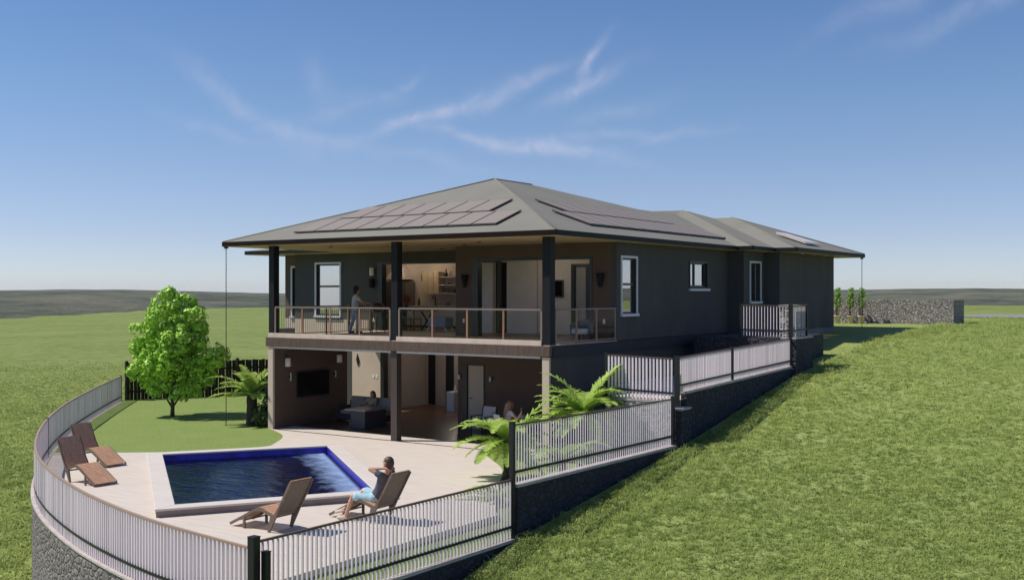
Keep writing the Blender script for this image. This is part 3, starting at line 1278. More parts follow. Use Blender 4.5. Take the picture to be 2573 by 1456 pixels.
mb.build('wall_base', beige_wall, house)
# lower storey walls
mb = MB()
wall_x(mb, -.2, -.001, .02, 12.3, -.5, 2.68)
mb.build('lower_side_wall', charcoal, house)
MB().box(-.21, .01, -.06, .019, -.2, 2.68).build('pilaster', beige_wall, house)
MB().box(-10.81, -10.59, -.06, .019, -.2, 2.68).build('pilaster', beige_wall, house)
mb = MB()
mb.box(-.34, -.29, .25, .31, 0.0, 2.3)
mb.build('downpipe', beige_wall, house)
mb = MB()
mb.box(-10.80, -10.6, .02, 3.5, -.2, 2.68)
mb.build('media_wall', brown_render, house)
mb = MB()
door_l = (-5.60, -4.71, .004, 2.12)
wall_y(mb, -5.8, -.201, 3.6, 3.799, -.2, 2.69, [door_l])
mb.box(-5.8, -5.6, 3.8, 8.8, -.2, 2.69)
mb.build('lower_front_wall', brown_render, house)
mb = MB()
mb.box(-12.9, -11.47, YW - .012, YW - .001, .0, 2.69)
mb.build('lower_wing_wall', beige_wall, house)
mb = MB()
mb.box(-11.5, -11.3, YW + .23, 8.8, 0, 2.69)
wall_y(mb, -11.299, -5.81, 8.8, 8.95, 0, 2.69, [(-11.27, -10.79, .004, 2.6), (-10.39, -9.88, .004, 2.6)])
mb.build('inner_wall', mat('inside_taupe', (.33, .28, .25), .8, .05), house)
mb = MB()
mb.box(-11.5, -5.8, 8.96, 9.1, 0, 2.69)
mb.build('dark_hall', dark_void, house)
mb = MB()
mb.box(-11.46, -11.30, YW - .03, YW + .22, .0, 2.69)
mb.box(-11.2995, -6.1, YW - .03, YW + .22, 2.52, 2.685)
mb.build('sliding_frame', black_m, house)

# floor slab, balcony deck, beam
mb = MB()
mb.box(-10.84, .04, .06, YR + 1.2, 2.70, 2.985)
mb.box(-12.05, .04, YR + 1.2001, YW + .1, 2.70, 2.985)
mb.box(-17.0, .04, YW + .1001, 12.3, 2.70, 2.985)
mb.build('floor_slab', slab_edge, house)
mb = MB()
mb.box(-10.84, 0.02, -.03, YR, 2.986, 3.012)
mb.box(-12.02, -6.05, YR + .0005, YW, 2.986, 3.012)
mb.build('deck', deck_m, house)
mb = MB()
mb.box(-10.88, .05, -.10, .059, 2.70, 2.990)
bevel(mb.build('deck_beam', beam_m, house), .008)
mb = MB()
mb.box(-10.80, -5.63, -.065, -.031, 2.9905, 3.135)
mb.box(-5.37, -.24, -.065, -.031, 2.9905, 3.135)
mb.build('edge_board', edge_m, house)
mb = MB()
mb.box(.041, .075, .06, 12.3, 2.66, 2.955)
mb.build('slab_band', slab_edge, house)
mb = MB()
mb.box(-10.7, -5.62, -.02, .06, 2.635, 2.698)
mb.box(-5.40, -.3, -.02, .06, 2.635, 2.698)
mb.build('blind_housing', strip_m, house)
mb = MB()
mb.box(-5.84, -.21, YR + .201, 8.0, 2.9855, 3.008)
mb.box(-16.7, -6.06, YW + .2, 11.0, 2.9855, 3.008)
mb.build('upper_floor', floor_wood, house)

# roof
A_ = (-6.075, 6.125, EZ + SL * 6.525)
B2 = (-6.075, 8.5, A_[2])
zR = EZ + SL * 4.55
zP = EZ + SL * 5.15
z7 = EZ + SL * 4.35
roof_faces = [
    [(-12.6, -.4, EZ), (.45, -.4, EZ), A_],
    [(.45, -.4, EZ), (.45, 12.1, EZ), (-4.1, 16.65, zR), (-4.1, 13.1, zR), B2, A_],
    [(.45, 12.1, EZ), (1.05, 12.1, EZ), (-4.1, 17.25, zP), (-4.1, 16.65, zR)],
    [(1.05, 12.1, EZ), (1.05, 14.3, EZ), (-3.3, 18.65, z7), (-4.1, 17.85, zP), (-4.1, 17.25, zP)],
    [(1.05, 14.3, EZ), (1.9, 14.3, EZ), (-2.45, 18.65, z7), (-3.3, 18.65, z7)],
    [(1.9, 14.3, EZ), (1.9, 23.0, EZ), (-2.45, 18.65, z7)],
    [(1.9, 23.0, EZ), (-17.6, 23.0, EZ), (-12.45, 17.85, zP), (-4.1, 17.85, zP), (-3.3, 18.65, z7), (-2.45, 18.65, z7)],
    [(-12.6, -.4, EZ), A_, B2, (-8.05, 13.1, zR), (-12.6, 8.55, EZ)],
    [B2, (-4.1, 13.1, zR), (-8.05, 13.1, zR)],
    [(-4.1, 13.1, zR), (-4.1, 16.65, zR), (-4.1, 17.25, zP), (-4.1, 17.85, zP), (-12.45, 17.85, zP), (-8.05, 13.1, zR)],
    [(-18.0, 5.5, EZ), (-12.6, 5.5, EZ), (-12.6, 8.55, EZ + SL * 3.05), (-8.05, 13.1, zR), (-12.45, 17.85, zP)],
    [(-18.0, 5.5, EZ), (-12.45, 17.85, zP), (-17.6, 23, EZ), (-18, 23, EZ)],
]
mb = MB()
for f in roof_faces:
    mb.poly(f)
roof = mb.build('roof', roof_m, house)
eave = [(-12.6, -.4), (.45, -.4), (.45, 12.1), (1.05, 12.1), (1.05, 14.3), (1.9, 14.3), (1.9, 23.0), (-18, 23.0), (-18, 5.5), (-12.6, 5.5)]
mb = MB()
mb.prism(list(eave), SZ, SZ + .03)
mb.build('soffit', soffit_m, house)
mb = MB()
mb2 = MB()
for i in range(len(eave)):
    (a, b), (c, d_) = eave[i], eave[(i + 1) % len(eave)]
    dx, dy = np.sign(c - a), np.sign(d_ - b)
    e = .018
    nxx, nyy = dy * e, -dx * e
    (mb if dy == 0 and dx > 0 and b < 0 else mb2).bar((a + nxx - dx * .0, b + nyy, EZ - .068), (c + nxx + dx * .0, d_ + nyy, EZ - .068), .03, .145)
mb.build('fascia', fascia_m, roof)
mb2.build('fascia', gutter_m, roof)
# hip cappings
for p, q in [((-12.6, -.4, EZ), A_), ((.45, -.4, EZ), A_), (A_, B2), ((1.05, 12.1, EZ), (-4.1, 17.25, zP)), ((1.9, 14.3, EZ), (-2.45, 18.65, z7)), ((1.9, 23, EZ), (-2.45, 18.65, z7))]:
    MB().tube([p, q], .035, 6, smooth=True).build('ridge_capping', roof_m, roof)


def solar(x0, x1, a0, a1, plane, gap=.012):
    """one panel lying on a roof slope; (x0,x1) along the eave, (a0,a1) plan distance from the eave"""
    if plane == 'front':
        pt = lambda s, a, h: (s, -.4 + a, EZ + SL * a + h)
    else:
        pt = lambda s, a, h: (.45 - a, s, EZ + SL * a + h)
    t = MB()
    c = [(x0 + gap, a0 + gap), (x1 - gap, a0 + gap), (x1 - gap, a1 - gap), (x0 + gap, a1 - gap)]
    if plane != 'front':
        c = [c[0], c[1], c[2], c[3]]
    g = .022
    vs = [pt(s, a, .03) for s, a in c] + [pt(s, a, .068) for s, a in c]
    fs = [(0, 1, 5, 4), (1, 2, 6, 5), (2, 3, 7, 6), (3, 0, 4, 7), (4, 5, 6, 7), (3, 2, 1, 0)]
    t.add(vs, fs, 0)
    ci = [(x0 + gap + g, a0 + gap + g), (x1 - gap - g, a0 + gap + g), (x1 - gap - g, a1 - gap - g), (x0 + gap + g, a1 - gap - g)]
    t.add([pt(s, a, .071) for s, a in ci], [(0, 1, 2, 3)], 1)
    # rails to the roof
    for s in (x0 + .25 * (x1 - x0), x0 + .75 * (x1 - x0)):
        b0, b1 = pt(s, a0 + gap, .016), pt(s, a1 - gap, .016)
        t.bar(b0, b1, .04, .025)
    return t.build('solar_panel', [panel_frame, panel_glass], roof)


nP = 9
for k in range(nP):
    w = (-1.95 + 9.96) / nP
    solar(-9.96 + w * k, -9.96 + w * (k + 1), .64, 1.98, 'front')
for k in range(7):
    w = (-3.18 + 9.2) / 7
    solar(-9.2 + w * k, -9.2 + w * (k + 1), 2.04, 3.36, 'front')
for k in range(11):
    w = (13.3 - 2.9) / 11
    solar(2.9 + w * k, 2.9 + w * (k + 1), .85, 2.2, 'right')
for k in range(8):
    w = (11.6 - 4.05) / 8
    solar(4.05 + w * k, 4.05 + w * (k + 1), 2.26, 3.55, 'right')
sky_m = mat('skylight_reflection', (.78, .66, .58), .25, .05)  # pale colour stands in for the bright reflection off the panel
pt = lambda x, y, h: (x, y, EZ + SL * (1.9 - x) + h)
mb = MB()
c = [(1.30, 17.0), (1.30, 18.75), (.10, 18.25), (.10, 17.0)]
mb.add([pt(x, y, .05) for x, y in c] + [pt(x, y, .13) for x, y in c],
       [(0, 1, 5, 4), (1, 2, 6, 5), (2, 3, 7, 6), (3, 0, 4, 7), (4, 5, 6, 7)])
mb.build('skylight', sky_m, roof)

# columns of the balcony
for (x, y, w) in [(-10.72, .12, .24), (-5.50, .12, .24), (-.10, .10, .26)]:
    mb = MB()
    mb.box(x - w / 2, x + w / 2, y - w / 2, y + w / 2, 3.012, SZ - .001)
    bevel(mb.build('column', post_m, house), .008)
mb = MB()
mb.box(-5.62, -5.38, -.02, .2, 0, 2.70)
bevel(mb.build('column', post_low, house), .008)


# balustrade
def balustrade(p, q, nbay, name='balustrade', glassy=True, bars=False):
    p, q = Vector(p), Vector(q)
    d = (q - p)
    L_ = d.length
    d.normalize()
    top = MB()
    top.bar(p + Vector((0, 0, .96)), q + Vector((0, 0, .96)), .05, .045)
    b = top.build(name, rail_m, house)
    MB().bar(p + Vector((0, 0, .06)), q + Vector((0, 0, .06)), .03, .03).build('bottom_rail', rail_m, b)
    for k in range(nbay + 1):
        m2 = MB()
        c = p + d * (L_ * k / nbay)
        s = Vector((-d.y, d.x, 0))
        m2.bar(c, c + Vector((0, 0, .937)), .035, .055, up=d)
        m2.build('baluster_post', oak_m if 0 < k < nbay else rail_m, b)
    if glassy:
        for k in range(nbay):
            m2 = MB()
            a = p + d * (L_ * k / nbay + .04)
            c = p + d * (L_ * (k + 1) / nbay - .04)
            m2.bar(a + Vector((0, 0, .52)), c + Vector((0, 0, .52)), .010, .80)
            m2.build('glass_panel', rail_glass, b)
    if bars:
        m2 = MB()
        n_ = int(L_ / .1)
        for k in range(1, n_):
            c = p + d * (L_ * k / n_)
            m2.tube([c + Vector((0, 0, .08)), c + Vector((0, 0, .94))], .007, 6)
        m2.build('thin_bars', rail_m, b)
    return b


balustrade((-10.55, .02, 3.012), (-5.68, .02, 3.012), 4)
balustrade((-5.32, .02, 3.012), (-.28, .02, 3.012), 4)
balustrade((-.02, .32, 3.012), (-.02, 3.74, 3.012), 3)
balustrade((-10.78, .32, 3.012), (-10.78, 4.95, 3.012), 4, glassy=False, bars=True)
balustrade((-11.98, 5.05, 3.012), (-11.98, 6.25, 3.012), 1, glassy=False, bars=True)


# windows
def window_x(x, y0, y1, z0, z1, frame_m, inner_m, split=None, vsplit=None, sill=True, fw=.07, sides=True):
    """window in a wall facing +X"""
    f = MB()
    if sides:
        f.box(x - .02, x + .035, y0 - fw, y0, z0 - .001, z1 + fw)
        f.box(x - .02, x + .035, y1, y1 + fw, z0 - .001, z1 + fw)
        f.box(x - .02, x + .034, y0, y1, z1, z1 + fw)
    fr = MB()
    g = .055
    fr.box(x - .12, x - .05, y0, y0 + g, z0, z1)
    fr.box(x - .12, x - .05, y1 - g, y1, z0, z1)
    fr.box(x - .119, x - .051, y0 + g, y1 - g, z0, z0 + g)
    fr.box(x - .119, x - .051, y0 + g, y1 - g, z1 - g, z1)
    if split:
        fr.box(x - .118, x - .045, y0 + g, y1 - g, split - .035, split + .035)
    if vsplit:
        fr.box(x - .117, x - .046, vsplit - .03, vsplit + .03, z0 + g, z1 - g)
    w = fr.build('window', inner_m, house)
    if sides:
        f.build('frame', frame_m, w)
    if sill:
        s_ = MB()
        s_.box(x - .03, x + .08, y0 - fw - .02, y1 + fw + .02, z0 - .085, z0 - .002)
        bevel(s_.build('sill', frame_m, w), .006)
    p = MB()
    p.box(x - .09, x - .084, y0 + g, y1 - g, z0 + g, z1 - g)
    p.build('pane', pane_m, w)
    bk = MB()
    bk.box(x - .19, x - .185, y0, y1, z0, z1)
    bk.build('blind', mat('roller_blind', (.55, .55, .58), .8), w)
    return w


def window_y(y, x0, x1, z0, z1, split=None, fw=.075):
    f = MB()
    f.box(x0 - fw, x0, y - .035, y + .02, z0, z1 + fw)
    f.box(x1, x1 + fw, y - .035, y + .02, z0, z1 + fw)
    f.box(x0, x1, y - .034, y + .02, z1, z1 + fw)
    f.box(x0 - fw - .02, x1 + fw + .02, y - .08, y + .02, z0 - .085, z0 - .002)
    g = .055
    fr = MB()
    fr.box(x0, x0 + g, y + .05, y + .12, z0, z1)
    fr.box(x1 - g, x1, y + .05, y + .12, z0, z1)
    fr.box(x0 + g, x1 - g, y + .051, y + .119, z0, z0 + g)
    fr.box(x0 + g, x1 - g, y + .051, y + .119, z1 - g, z1)
    if split:
        fr.box(x0 + g, x1 - g, y + .045, y + .118, split - .035, split + .035)
    w = fr.build('window', black_m, house)
    f.build('frame', white_m, w)
    p = MB()
    p.box(x0 + g, x1 - g, y + .084, y + .09, z0 + g, z1 - g)
    p.build('pane', pane_m, w)
    bk = MB()
    bk.box(x0, x1, y + .185, y + .19, z0, z1)
    bk.build('blind', mat('roller_blind', (.55, .55, .58), .8), w)


window_x(0, *win1, white_m, black_m, split=4.70)
window_x(0, *win2, black_m, black_m, vsplit=9.5, sill=False, fw=.05)
mb = MB()
mb.box(-.02, .09, 8.93, 10.55, 4.50, 4.585)
mb.build('sill', white_m, house)
window_x(.6, *winC, white_m, black_m)
window_y(YW, *winL, split=4.69)
window_y(YW + .45, *winS)

# sliding-door frame of the right room and its inside
mb = MB()
for (a, b) in ((-5.34, -5.13), (-.93, -.84)):
    mb.box(a, b, YR - .02, YR + .22, 3.012, 5.47)
mb.box(-5.34, -.84, YR - .019, YR + .219, 5.471, 5.56)
mb.build('sliding_frame', black_m, house)
mb = MB()
wall_y(mb, -7.6, -.2, 6.9, 7.1, 3.008, SZ, [(-6.71, -6.10, 3.008, 5.53), (-3.42, -2.70, 3.008, 5.42)])
mb.build('inner_wall', plaster_in, house)
mb = MB()
mb.box(-7.6, -.2, 7.6, 7.7, 3.008, SZ)
mb.build('dark_hall', dark_void, house)
mb = MB()
mb.box(-3.42, -3.28, 6.86, 7.09, 3.01, 5.42)
mb.box(-2.84, -2.70, 6.86, 7.09, 3.01, 5.42)
mb.box(-3.279, -2.841, 6.86, 7.09, 5.33, 5.42)
dr = mb.build('door', black_m, house)
mb = MB()
mb.box(-3.279, -2.841, 6.93, 6.98, 3.01, 5.329)
mb.build('leaf', door_grey, dr)
mb = MB()
mb.box(-4.82, -4.79, 6.885, 6.899, 3.01, 5.9)
mb.build('wall_joint', mat('joint_grey', (.30, .27, .25), .8), house)
mb = MB()
mb.box(-11.64, -11.38, YW - .03, YW + .22, 3.012, 5.51)
mb.box(-11.64, -6.08, YW - .029, YW + .219, 5.511, 5.58)
mb.build('sliding_frame', black_m, house)
# lower door
mb = MB()
mb.box(-5.60, -5.42, 3.57, 3.80, .004, 2.12)
mb.box(-4.76, -4.71, 3.57, 3.80, .004, 2.12)
mb.box(-5.419, -4.761, 3.57, 3.80, 2.07, 2.12)
dr = mb.build('door', black_m, house)
mb = MB()
mb.box(-5.419, -4.761, 3.64, 3.69, .01, 2.069)
mb.build('leaf', door_beige, dr)
mb = MB()
mb.tube([(-5.33, 3.64, 1.0), (-5.33, 3.59, 1.0), (-5.21, 3.59, 1.0)], .010, 8)
mb.build('handle', post_m, dr)
# kitchen shell
mb = MB()
mb.box(-16.7, -6.06, 10.6, 10.75, 3.008, SZ)
mb.box(-16.79, -16.7, 6.96, 10.6, 3.008, SZ)
mb.box(-6.3, -6.06, 7.21, 10.599, 3.008, SZ)
mb.build('inner_wall', plaster_in, house)


# lamps on the walls and downlights in the soffit
lamp_glass = mat('lamp_glass', (.56, .51, .48), .4, emit=((1, .9, .82), .03))


def wall_lamp(c, facing, h=.3, w=.11, m=None, cone=False):
    mb = MB()
    if cone:
        mb.lathe((c[0] + facing[0] * .09, c[1] + facing[1] * .09, c[2] - h / 2), [(.03, 0), (.05, .02), (w * .55, h * .55), (w * .75, h)], 12)
    else:
        mb.lathe((c[0] + facing[0] * (w / 2 + .03), c[1] + facing[1] * (w / 2 + .03), c[2] - h / 2), [(w * .4, 0), (w / 2, .012), (w / 2, h - .012), (w * .4, h)], 14)
    l = mb.build('wall_lamp', m or lamp_glass, house)
    mb = MB()
    p = Vector(c)
    mb.bar(p, p + Vector((facing[0], facing[1], 0)) * .06, .06, .10)
    mb.build('bracket', post_m, l)


wall_lamp((-11.82, YW, 5.24), (0, -1), .30, .17)
wall_lamp((-11.82, YW, 4.80), (0, -1), .36, .2, post_m)
wall_lamp((-5.62, YR, 4.82), (0, -1), .42, .17, post_m, True)
wall_lamp((-.52, YR, 4.82), (0, -1), .42, .17, post_m, True)
wall_lamp((-10.6, .50, 2.15), (1, 0), .28, .19)
wall_lamp((-10.6, 2.97, 2.15), (1, 0), .27, .19)
wall_lamp((-10.6, .70, 1.66), (1, 0), .27, .05, strip_m)
wall_lamp((-10.6, 2.85, 1.63), (1, 0), .22, .05, strip_m)
wall_lamp((-5.70, 3.6, 1.68), (0, -1), .16, .09, strip_m)
wall_lamp((-4.45, 3.6, 1.66), (0, -1), .16, .09, strip_m)
sock = mat('socket_plate', (.75, .74, .72), .5)
for (x0, x1, y, z) in [(-11.85, -11.76, YW, 3.33), (-5.75, -5.67, YR, 3.45), (-.47, -.39, YR, 3.5)]:
    mb = MB()
    mb.box(x0, x1, y - .012, y - .0005, z, z + .14)
    bevel(mb.build('socket', sock, house), .003)
mb = MB()
mb.box(-11.86, -11.76, YW - .026, YW - .0125, 1.20, 1.32)
mb.box(-11.70, -11.60, YW - .026, YW - .0125, 1.20, 1.32)
mb.build('light_switch', sock, house)
for (x, y) in [(-9.6, 1.6), (-8.0, 2.9), (-6.6, 1.5), (-4.8, 2.6), (-3.3, 1.3), (-1.6, 2.4), (-7.3, 4.7), (-9.3, 4.6)]:
    mb = MB()
    mb.lathe((x, y, SZ - .03), [(.045, 0), (.075, .006), (.08, .0295)], 14)
    mb.build('downlight', mat('downlight_trim', (.10, .085, .07), .5), house)
for y in (15.9, 17.3, 18.7):
    mb = MB()
    mb.lathe((1.55, y, SZ - .05), [(.05, 0), (.06, .045)], 12)
    dl = mb.build('downlight', strip_m, house)
    ld = bpy.data.lights.new('lamp_light', 'SPOT')
    ld.energy = 75
    ld.color = (1, .72, .45)
    ld.spot_size = R(25)
    ld.spot_blend = .8
    ld.shadow_soft_size = .03
    lo = bpy.data.objects.new('lamp_light', ld)
    COL.objects.link(lo)
    lo.parent = dl
    lo.location = Vector((1.55, y, SZ - .07)) - Vector(house.location)

# rain chains hanging from the roof corners
chain_m = mat('chain_metal', (.03, .028, .028), .5)


def rain_chain(label, x, y, z0, z1):
    t = thing('rain_chain', label, 'rain chain', (x, y, z0), group='rain chains at the roof corners')
    mb = MB()
    n_ = int((z1 - z0) / .12)
    pts = []
    for k in range(n_ + 1):
        z = z0 + (z1 - z0) * k / n_
        mb.lathe((x, y, z), [(.010, 0), (.021, .03), (.010, .06)], 8)
        pts.append((x, y, z))
    mb.tube([(x, y, z0), (x, y, z1)], .012, 6)
    mb.build('links', chain_m, t)
    mb = MB()
    mb.box(x - .05, x + .05, y - .05, y + .05, z1 - .03, z1 + .07)
    mb.build('spout', gutter_m, t)


rain_chain('thin dark rain chain from the front eave tip to the lawn by the palm', -12.52, -.32, .0, SZ - .03)
rain_chain('thin dark rain chain from the far eave tip near the potted plants', 1.82, 22.9, float(terrain(1.82, 22.9)), SZ - .03)

# ---------------------------------------------------------------- tree
def leaf_cloud(lobes, n, size, rough=.25, scat=.55):
    """leaves on and just inside the skins of overlapping lobes; returns V, F, shade"""
    V, S = [], []
    w = np.array([l[3] ** 2 for l in lobes])
    cnt = (n * w / w.sum()).astype(int)
    for (cx, cy, cz, r, sq), k in zip(lobes, cnt):
        d = rng.normal(size=(k, 3))
        d /= np.linalg.norm(d, axis=1)[:, None]
        bump = 1 + rough * lump(d[:, 0] * 4 + cx * 3, d[:, 1] * 4 + d[:, 2] * 5, 1.3, int(abs(cx * 97 + cz * 31)) % 1000)
        rad = r * bump * rng.uniform(.62, 1.04, k) ** .7
        p = np.array([cx, cy, cz]) + d * rad[:, None] * np.array([1, 1, sq])
        nrm = d + rng.normal(0, scat, (k, 3)) + np.array([0, 0, .25])
        nrm /= np.linalg.norm(nrm, axis=1)[:, None]
        t = np.cross(nrm, rng.normal(size=(k, 3)))
        t /= np.linalg.norm(t, axis=1)[:, None]
        b = np.cross(nrm, t)
        s = size * rng.uniform(.65, 1.25, k)[:, None]
        q = np.stack([p - t * s, p - b * s * .62 + nrm * s * .18, p + t * s, p + b * s * .62 + nrm * s * .18], 1)
        V.append(q.reshape(-1, 3))
        S.append(np.repeat(np.clip(rng.normal(.5, .22, k), 0, 1), 4))
    V = np.concatenate(V)
    S = np.concatenate(S)
    F = np.arange(len(V)).reshape(-1, 4)
    return V, F, S


TX, TY = -16.33, .54
tree = thing('leafy_tree', 'bright green bushy young tree standing on the lawn', 'tree', (TX, TY, 0))
Rr = np.array([RGT[0], RGT[1], 0])
Ff = np.array([FWD[0], FWD[1], 0])


def at(px, py, depth=0.0, t=39.06):
    """a point beside the trunk, px to the camera's right and py up in metres, depth away"""
    return np.array([TX, TY, 0]) + Rr * px + Ff * depth + np.array([0, 0, py])


lob = []
for (x, y, r, dpt) in [(0, -880, 78, .0), (-5, -815, 58, .0), (-8, -762, 36, 0), (48, -805, 46, .15), (66, -838, 34, .0), (-62, -850, 44, -.2), (-72, -880, 34, .1),
                       (-60, -925, 46, -.2), (-15, -903, 46, -.75), (-40, -960, 40, 0), (58, -900, 52, .1), (112, -893, 29, .0), (92, -912, 20, .1),
                       (25, -955, 58, .1), (70, -940, 36, .2), (0, -850, 55, .7), (10, -920, 60, .6), (-25, -790, 34, -.4), (30, -770, 30, .2), (-3, -738, 16, 0),
                       (-45, -900, 30, -.7), (20, -850, 40, -.6)]:
    p = at(x * 39.06 / 2727, (735 + y + 310) * 39.06 / 2727, dpt)
    lob.append((p[0], p[1], p[2], r * 39.06 / 2727, .95))
# bring heights to the photo: py above was measured from the trunk's foot at image row 1045
sub = []
for (x, y, z, r, q) in lob:
    for k in range(int(6 + 26 * r * r)):
        v = rng.normal(size=3)
        v /= np.linalg.norm(v)
        rr = rng.uniform(.15, .28)
        c_ = np.array([x, y, z]) + v * (r - rr * .55) * rng.uniform(.86, 1.03)
        sub.append((c_[0], c_[1], c_[2], rr, .9))
V, F, S = leaf_cloud(sub, 15000, .075, .1, .22)
crown = faces_mesh('crown', V, F, tree_leaf, tree, S)
mb = MB()
p0 = at(0, 0)
mb.tube([at(0, -.05), at(.01, .3), at(0, .62), at(.03, 1.2), at(0, 2.2), at(-.05, 3.2)], [.085, .068, .062, .05, .035, .015], 10)
for dx, dz in ((.45, 1.0), (-.42, 1.0), (.25, 1.3)):
    mb.tube([at(.0, .30 if dx != .25 else .6), at(dx * .5, .30 + dz * .35), at(dx, .30 + dz * .75), at(dx * 1.5, .3 + dz * 1.6)], [.04, .03, .024, .012], 8)
for k in range(9):
    a = rng.uniform(-1, 1)
    q = at(a * 1.1, rng.uniform(1.5, 3.0), rng.uniform(-.9, .9))
    mb.tube([at(0, rng.uniform(.7, 2.0)), tuple((np.array(at(0, 1.6)) + q) / 2), tuple(q)], [.028, .018, .008], 6)
mb.build('trunk', bark, tree)


# ---------------------------------------------------------------- ferns and palms
def frond(base, az, length, lift, droop, width, n=26, thin=1.0, tilt=0.0):
    """rachis that rises and arches over, with two rows of leaflets"""
    base = np.array(base, dtype=float)
    d = np.array([math.cos(az), math.sin(az), 0])
    side = np.array([-d[1], d[0], 0])
    s = np.linspace(0, 1, n)
    ang = lift - (lift + droop) * s ** 1.25
    seg = length / (n - 1)
    pts = [base]
    for k in range(1, n):
        a = (ang[k - 1] + ang[k]) / 2
        pts.append(pts[-1] + d * math.cos(a) * seg + np.array([0, 0, math.sin(a) * seg]))
    pts = np.array(pts)
    V, F, S = [], [], []
    sh = rng.uniform(.3, .8)
    for k in range(2, n):
        f = s[k]
        L_ = width * (math.sin(math.pi * min(1, f * .93 + .07)) ** .65) * (1 - .25 * f) + .01
        tan = (pts[min(k + 1, n - 1)] - pts[k - 1])
        tan /= np.linalg.norm(tan)
        up = np.cross(side, tan)
        for sg in (1, -1):
            dirv = side * sg * .86 + tan * .5 + up * (-.22 + rng.normal(0, .10))
            dirv /= np.linalg.norm(dirv)
            w = seg * thin
            p = pts[k]
            tip = p + dirv * L_ - np.array([0, 0, .12 * L_])
            midp = p + dirv * L_ * .5 + up * .02 * L_
            o = len(V)
            V += [p - tan * w * .5, p + tan * w * .5, midp + tan * w * .62, midp - tan * w * .62, tip + tan * w * .12, tip - tan * w * .12]
            F += [(o, o + 1, o + 2, o + 3), (o + 3, o + 2, o + 4, o + 5)]
            v = np.clip(sh + rng.normal(0, .13), 0, 1)
            S += [v] * 6
    # rachis as a flat ribbon pair
    r = .011
    for k in range(n - 1):
        o = len(V)
        rr = r * (1 - .7 * s[k])
        up = np.array([0, 0, 1.0])
        V += [pts[k] - side * rr, pts[k] + side * rr, pts[k + 1] + side * rr, pts[k + 1] - side * rr]
        F += [(o, o + 1, o + 2, o + 3)]
        o = len(V)
        V += [pts[k] - up * rr, pts[k] + up * rr, pts[k + 1] + up * rr, pts[k + 1] - up * rr]
        F += [(o, o + 1, o + 2, o + 3)]
        S += [.75] * 8
    return np.array(V), np.array(F), np.array(S)


def plant_of_fronds(name, label, cat, base, fr, leaf, stem_h, stem_r, group=None, n=26):
    t = thing(name, label, cat, base, group=group)
    Vs, Fs, Ss, o = [], [], [], 0
    for (az, ln, li, dr, wd) in fr:
        b = (base[0] + .03 * math.cos(az), base[1] + .03 * math.sin(az), base[2] + stem_h - .03)
        V, F, S = frond(b, az, ln, li, dr, wd, n)
        Vs.append(V)
        Fs.append(F + o)
        Ss.append(S)
        o += len(V)
    faces_mesh('fronds', np.concatenate(Vs), np.concatenate(Fs), leaf, t, np.concatenate(Ss))
    mb = MB()
    pts, rad = [], []
    for k in range(7):
        s = k / 6
        pts.append((base[0] + .02 * math.sin(s * 5), base[1], base[2] - .1 + (stem_h + .12) * s))
        rad.append(stem_r * (1.25 - .35 * s + .08 * (k % 2)))
    mb.tube(pts, rad, 12)
    mb.build('trunk', palm_bark, t)
    return t


def ring(n, ln, lift, droop, wd, a0=0, jit=.3):
    out = []
    for k in range(n):
        out.append((a0 + 2 * math.pi * k / n + rng.normal(0, jit), ln * rng.uniform(.8, 1.12), lift + rng.normal(0, .16), droop + rng.normal(0, .15), wd * rng.uniform(.85, 1.15)))
    return out


CR = math.atan2(RGT[1], RGT[0])      # bearing of the camera's right
plant_of_fronds('garden_palm', 'palm with long arching pale fronds growing beside the media wall on the lawn', 'palm', (-12.0, .35, 0),
                [(CR + math.pi + .1, 1.75, .95, .35, .24), (CR + math.pi - .3, 1.5, .6, .5, .26), (CR + math.pi + .5, 1.5, .3, .4, .26),
                 (CR + .1, 1.6, 1.2, -.6, .27), (CR - .3, 1.2, 1.0, .2, .26), (CR + math.pi - .1, 1.55, .05, .35, .22), (CR + .4, 1.2, .8, .3, .26)] +
                ring(12, 1.3, 1.05, .3, .26) + ring(9, 1.35, 1.3, -.2, .26, .4) + ring(10, 1.05, .45, .7, .25, .9), palm_leaf, 1.0, .17, n=34)
mb = MB()
low = thing('low_shrub', 'dark leafy shrub at the foot of the palm beside the wall', 'shrub', (-11.35, .35, 0))
V, F, S = leaf_cloud([(-11.35, .35, .35, .42, 1), (-11.15, .5, .75, .36, 1.1), (-11.3, .7, 1.1, .32, 1.1), (-11.6, .7, .3, .35, 1), (-11.1, .4, 1.35, .22, 1)], 2600, .055)
faces_mesh('foliage', V, F, leaf_mat('shrub_leaves', (.04, .075, .022), (.13, .20, .06), .3), low, S)
mb.tube([(-11.35, .4, -.05), (-11.3, .45, .5), (-11.2, .5, 1.2)], [.03, .022, .01], 7)
mb.build('stem', bark, low)
plant_of_fronds('tree_fern', 'tree fern leaning over the patio behind the tall railing post', 'fern', (1.0, -3.5, -.1),
                [(CR + math.pi + .1, 1.5, .75, .45, .30), (CR + math.pi - .2, 1.35, .95, .45, .28), (CR + math.pi + .35, 1.4, .35, .6, .3),
                 (CR + math.pi - .1, 1.4, .25, .7, .28), (CR + .15, 1.75, 1.0, -.35, .25), (CR - .2, 1.5, .8, .3, .27), (CR + .1, 1.3, .45, .5, .27)] +
                ring(13, 1.3, 1.0, .4, .30) + ring(10, 1.15, .2, .8, .28, .3) + ring(8, 1.1, -.2, .8, .26, .1), fern_leaf, 1.0, .11, group='tree ferns in the planting bed', n=38)
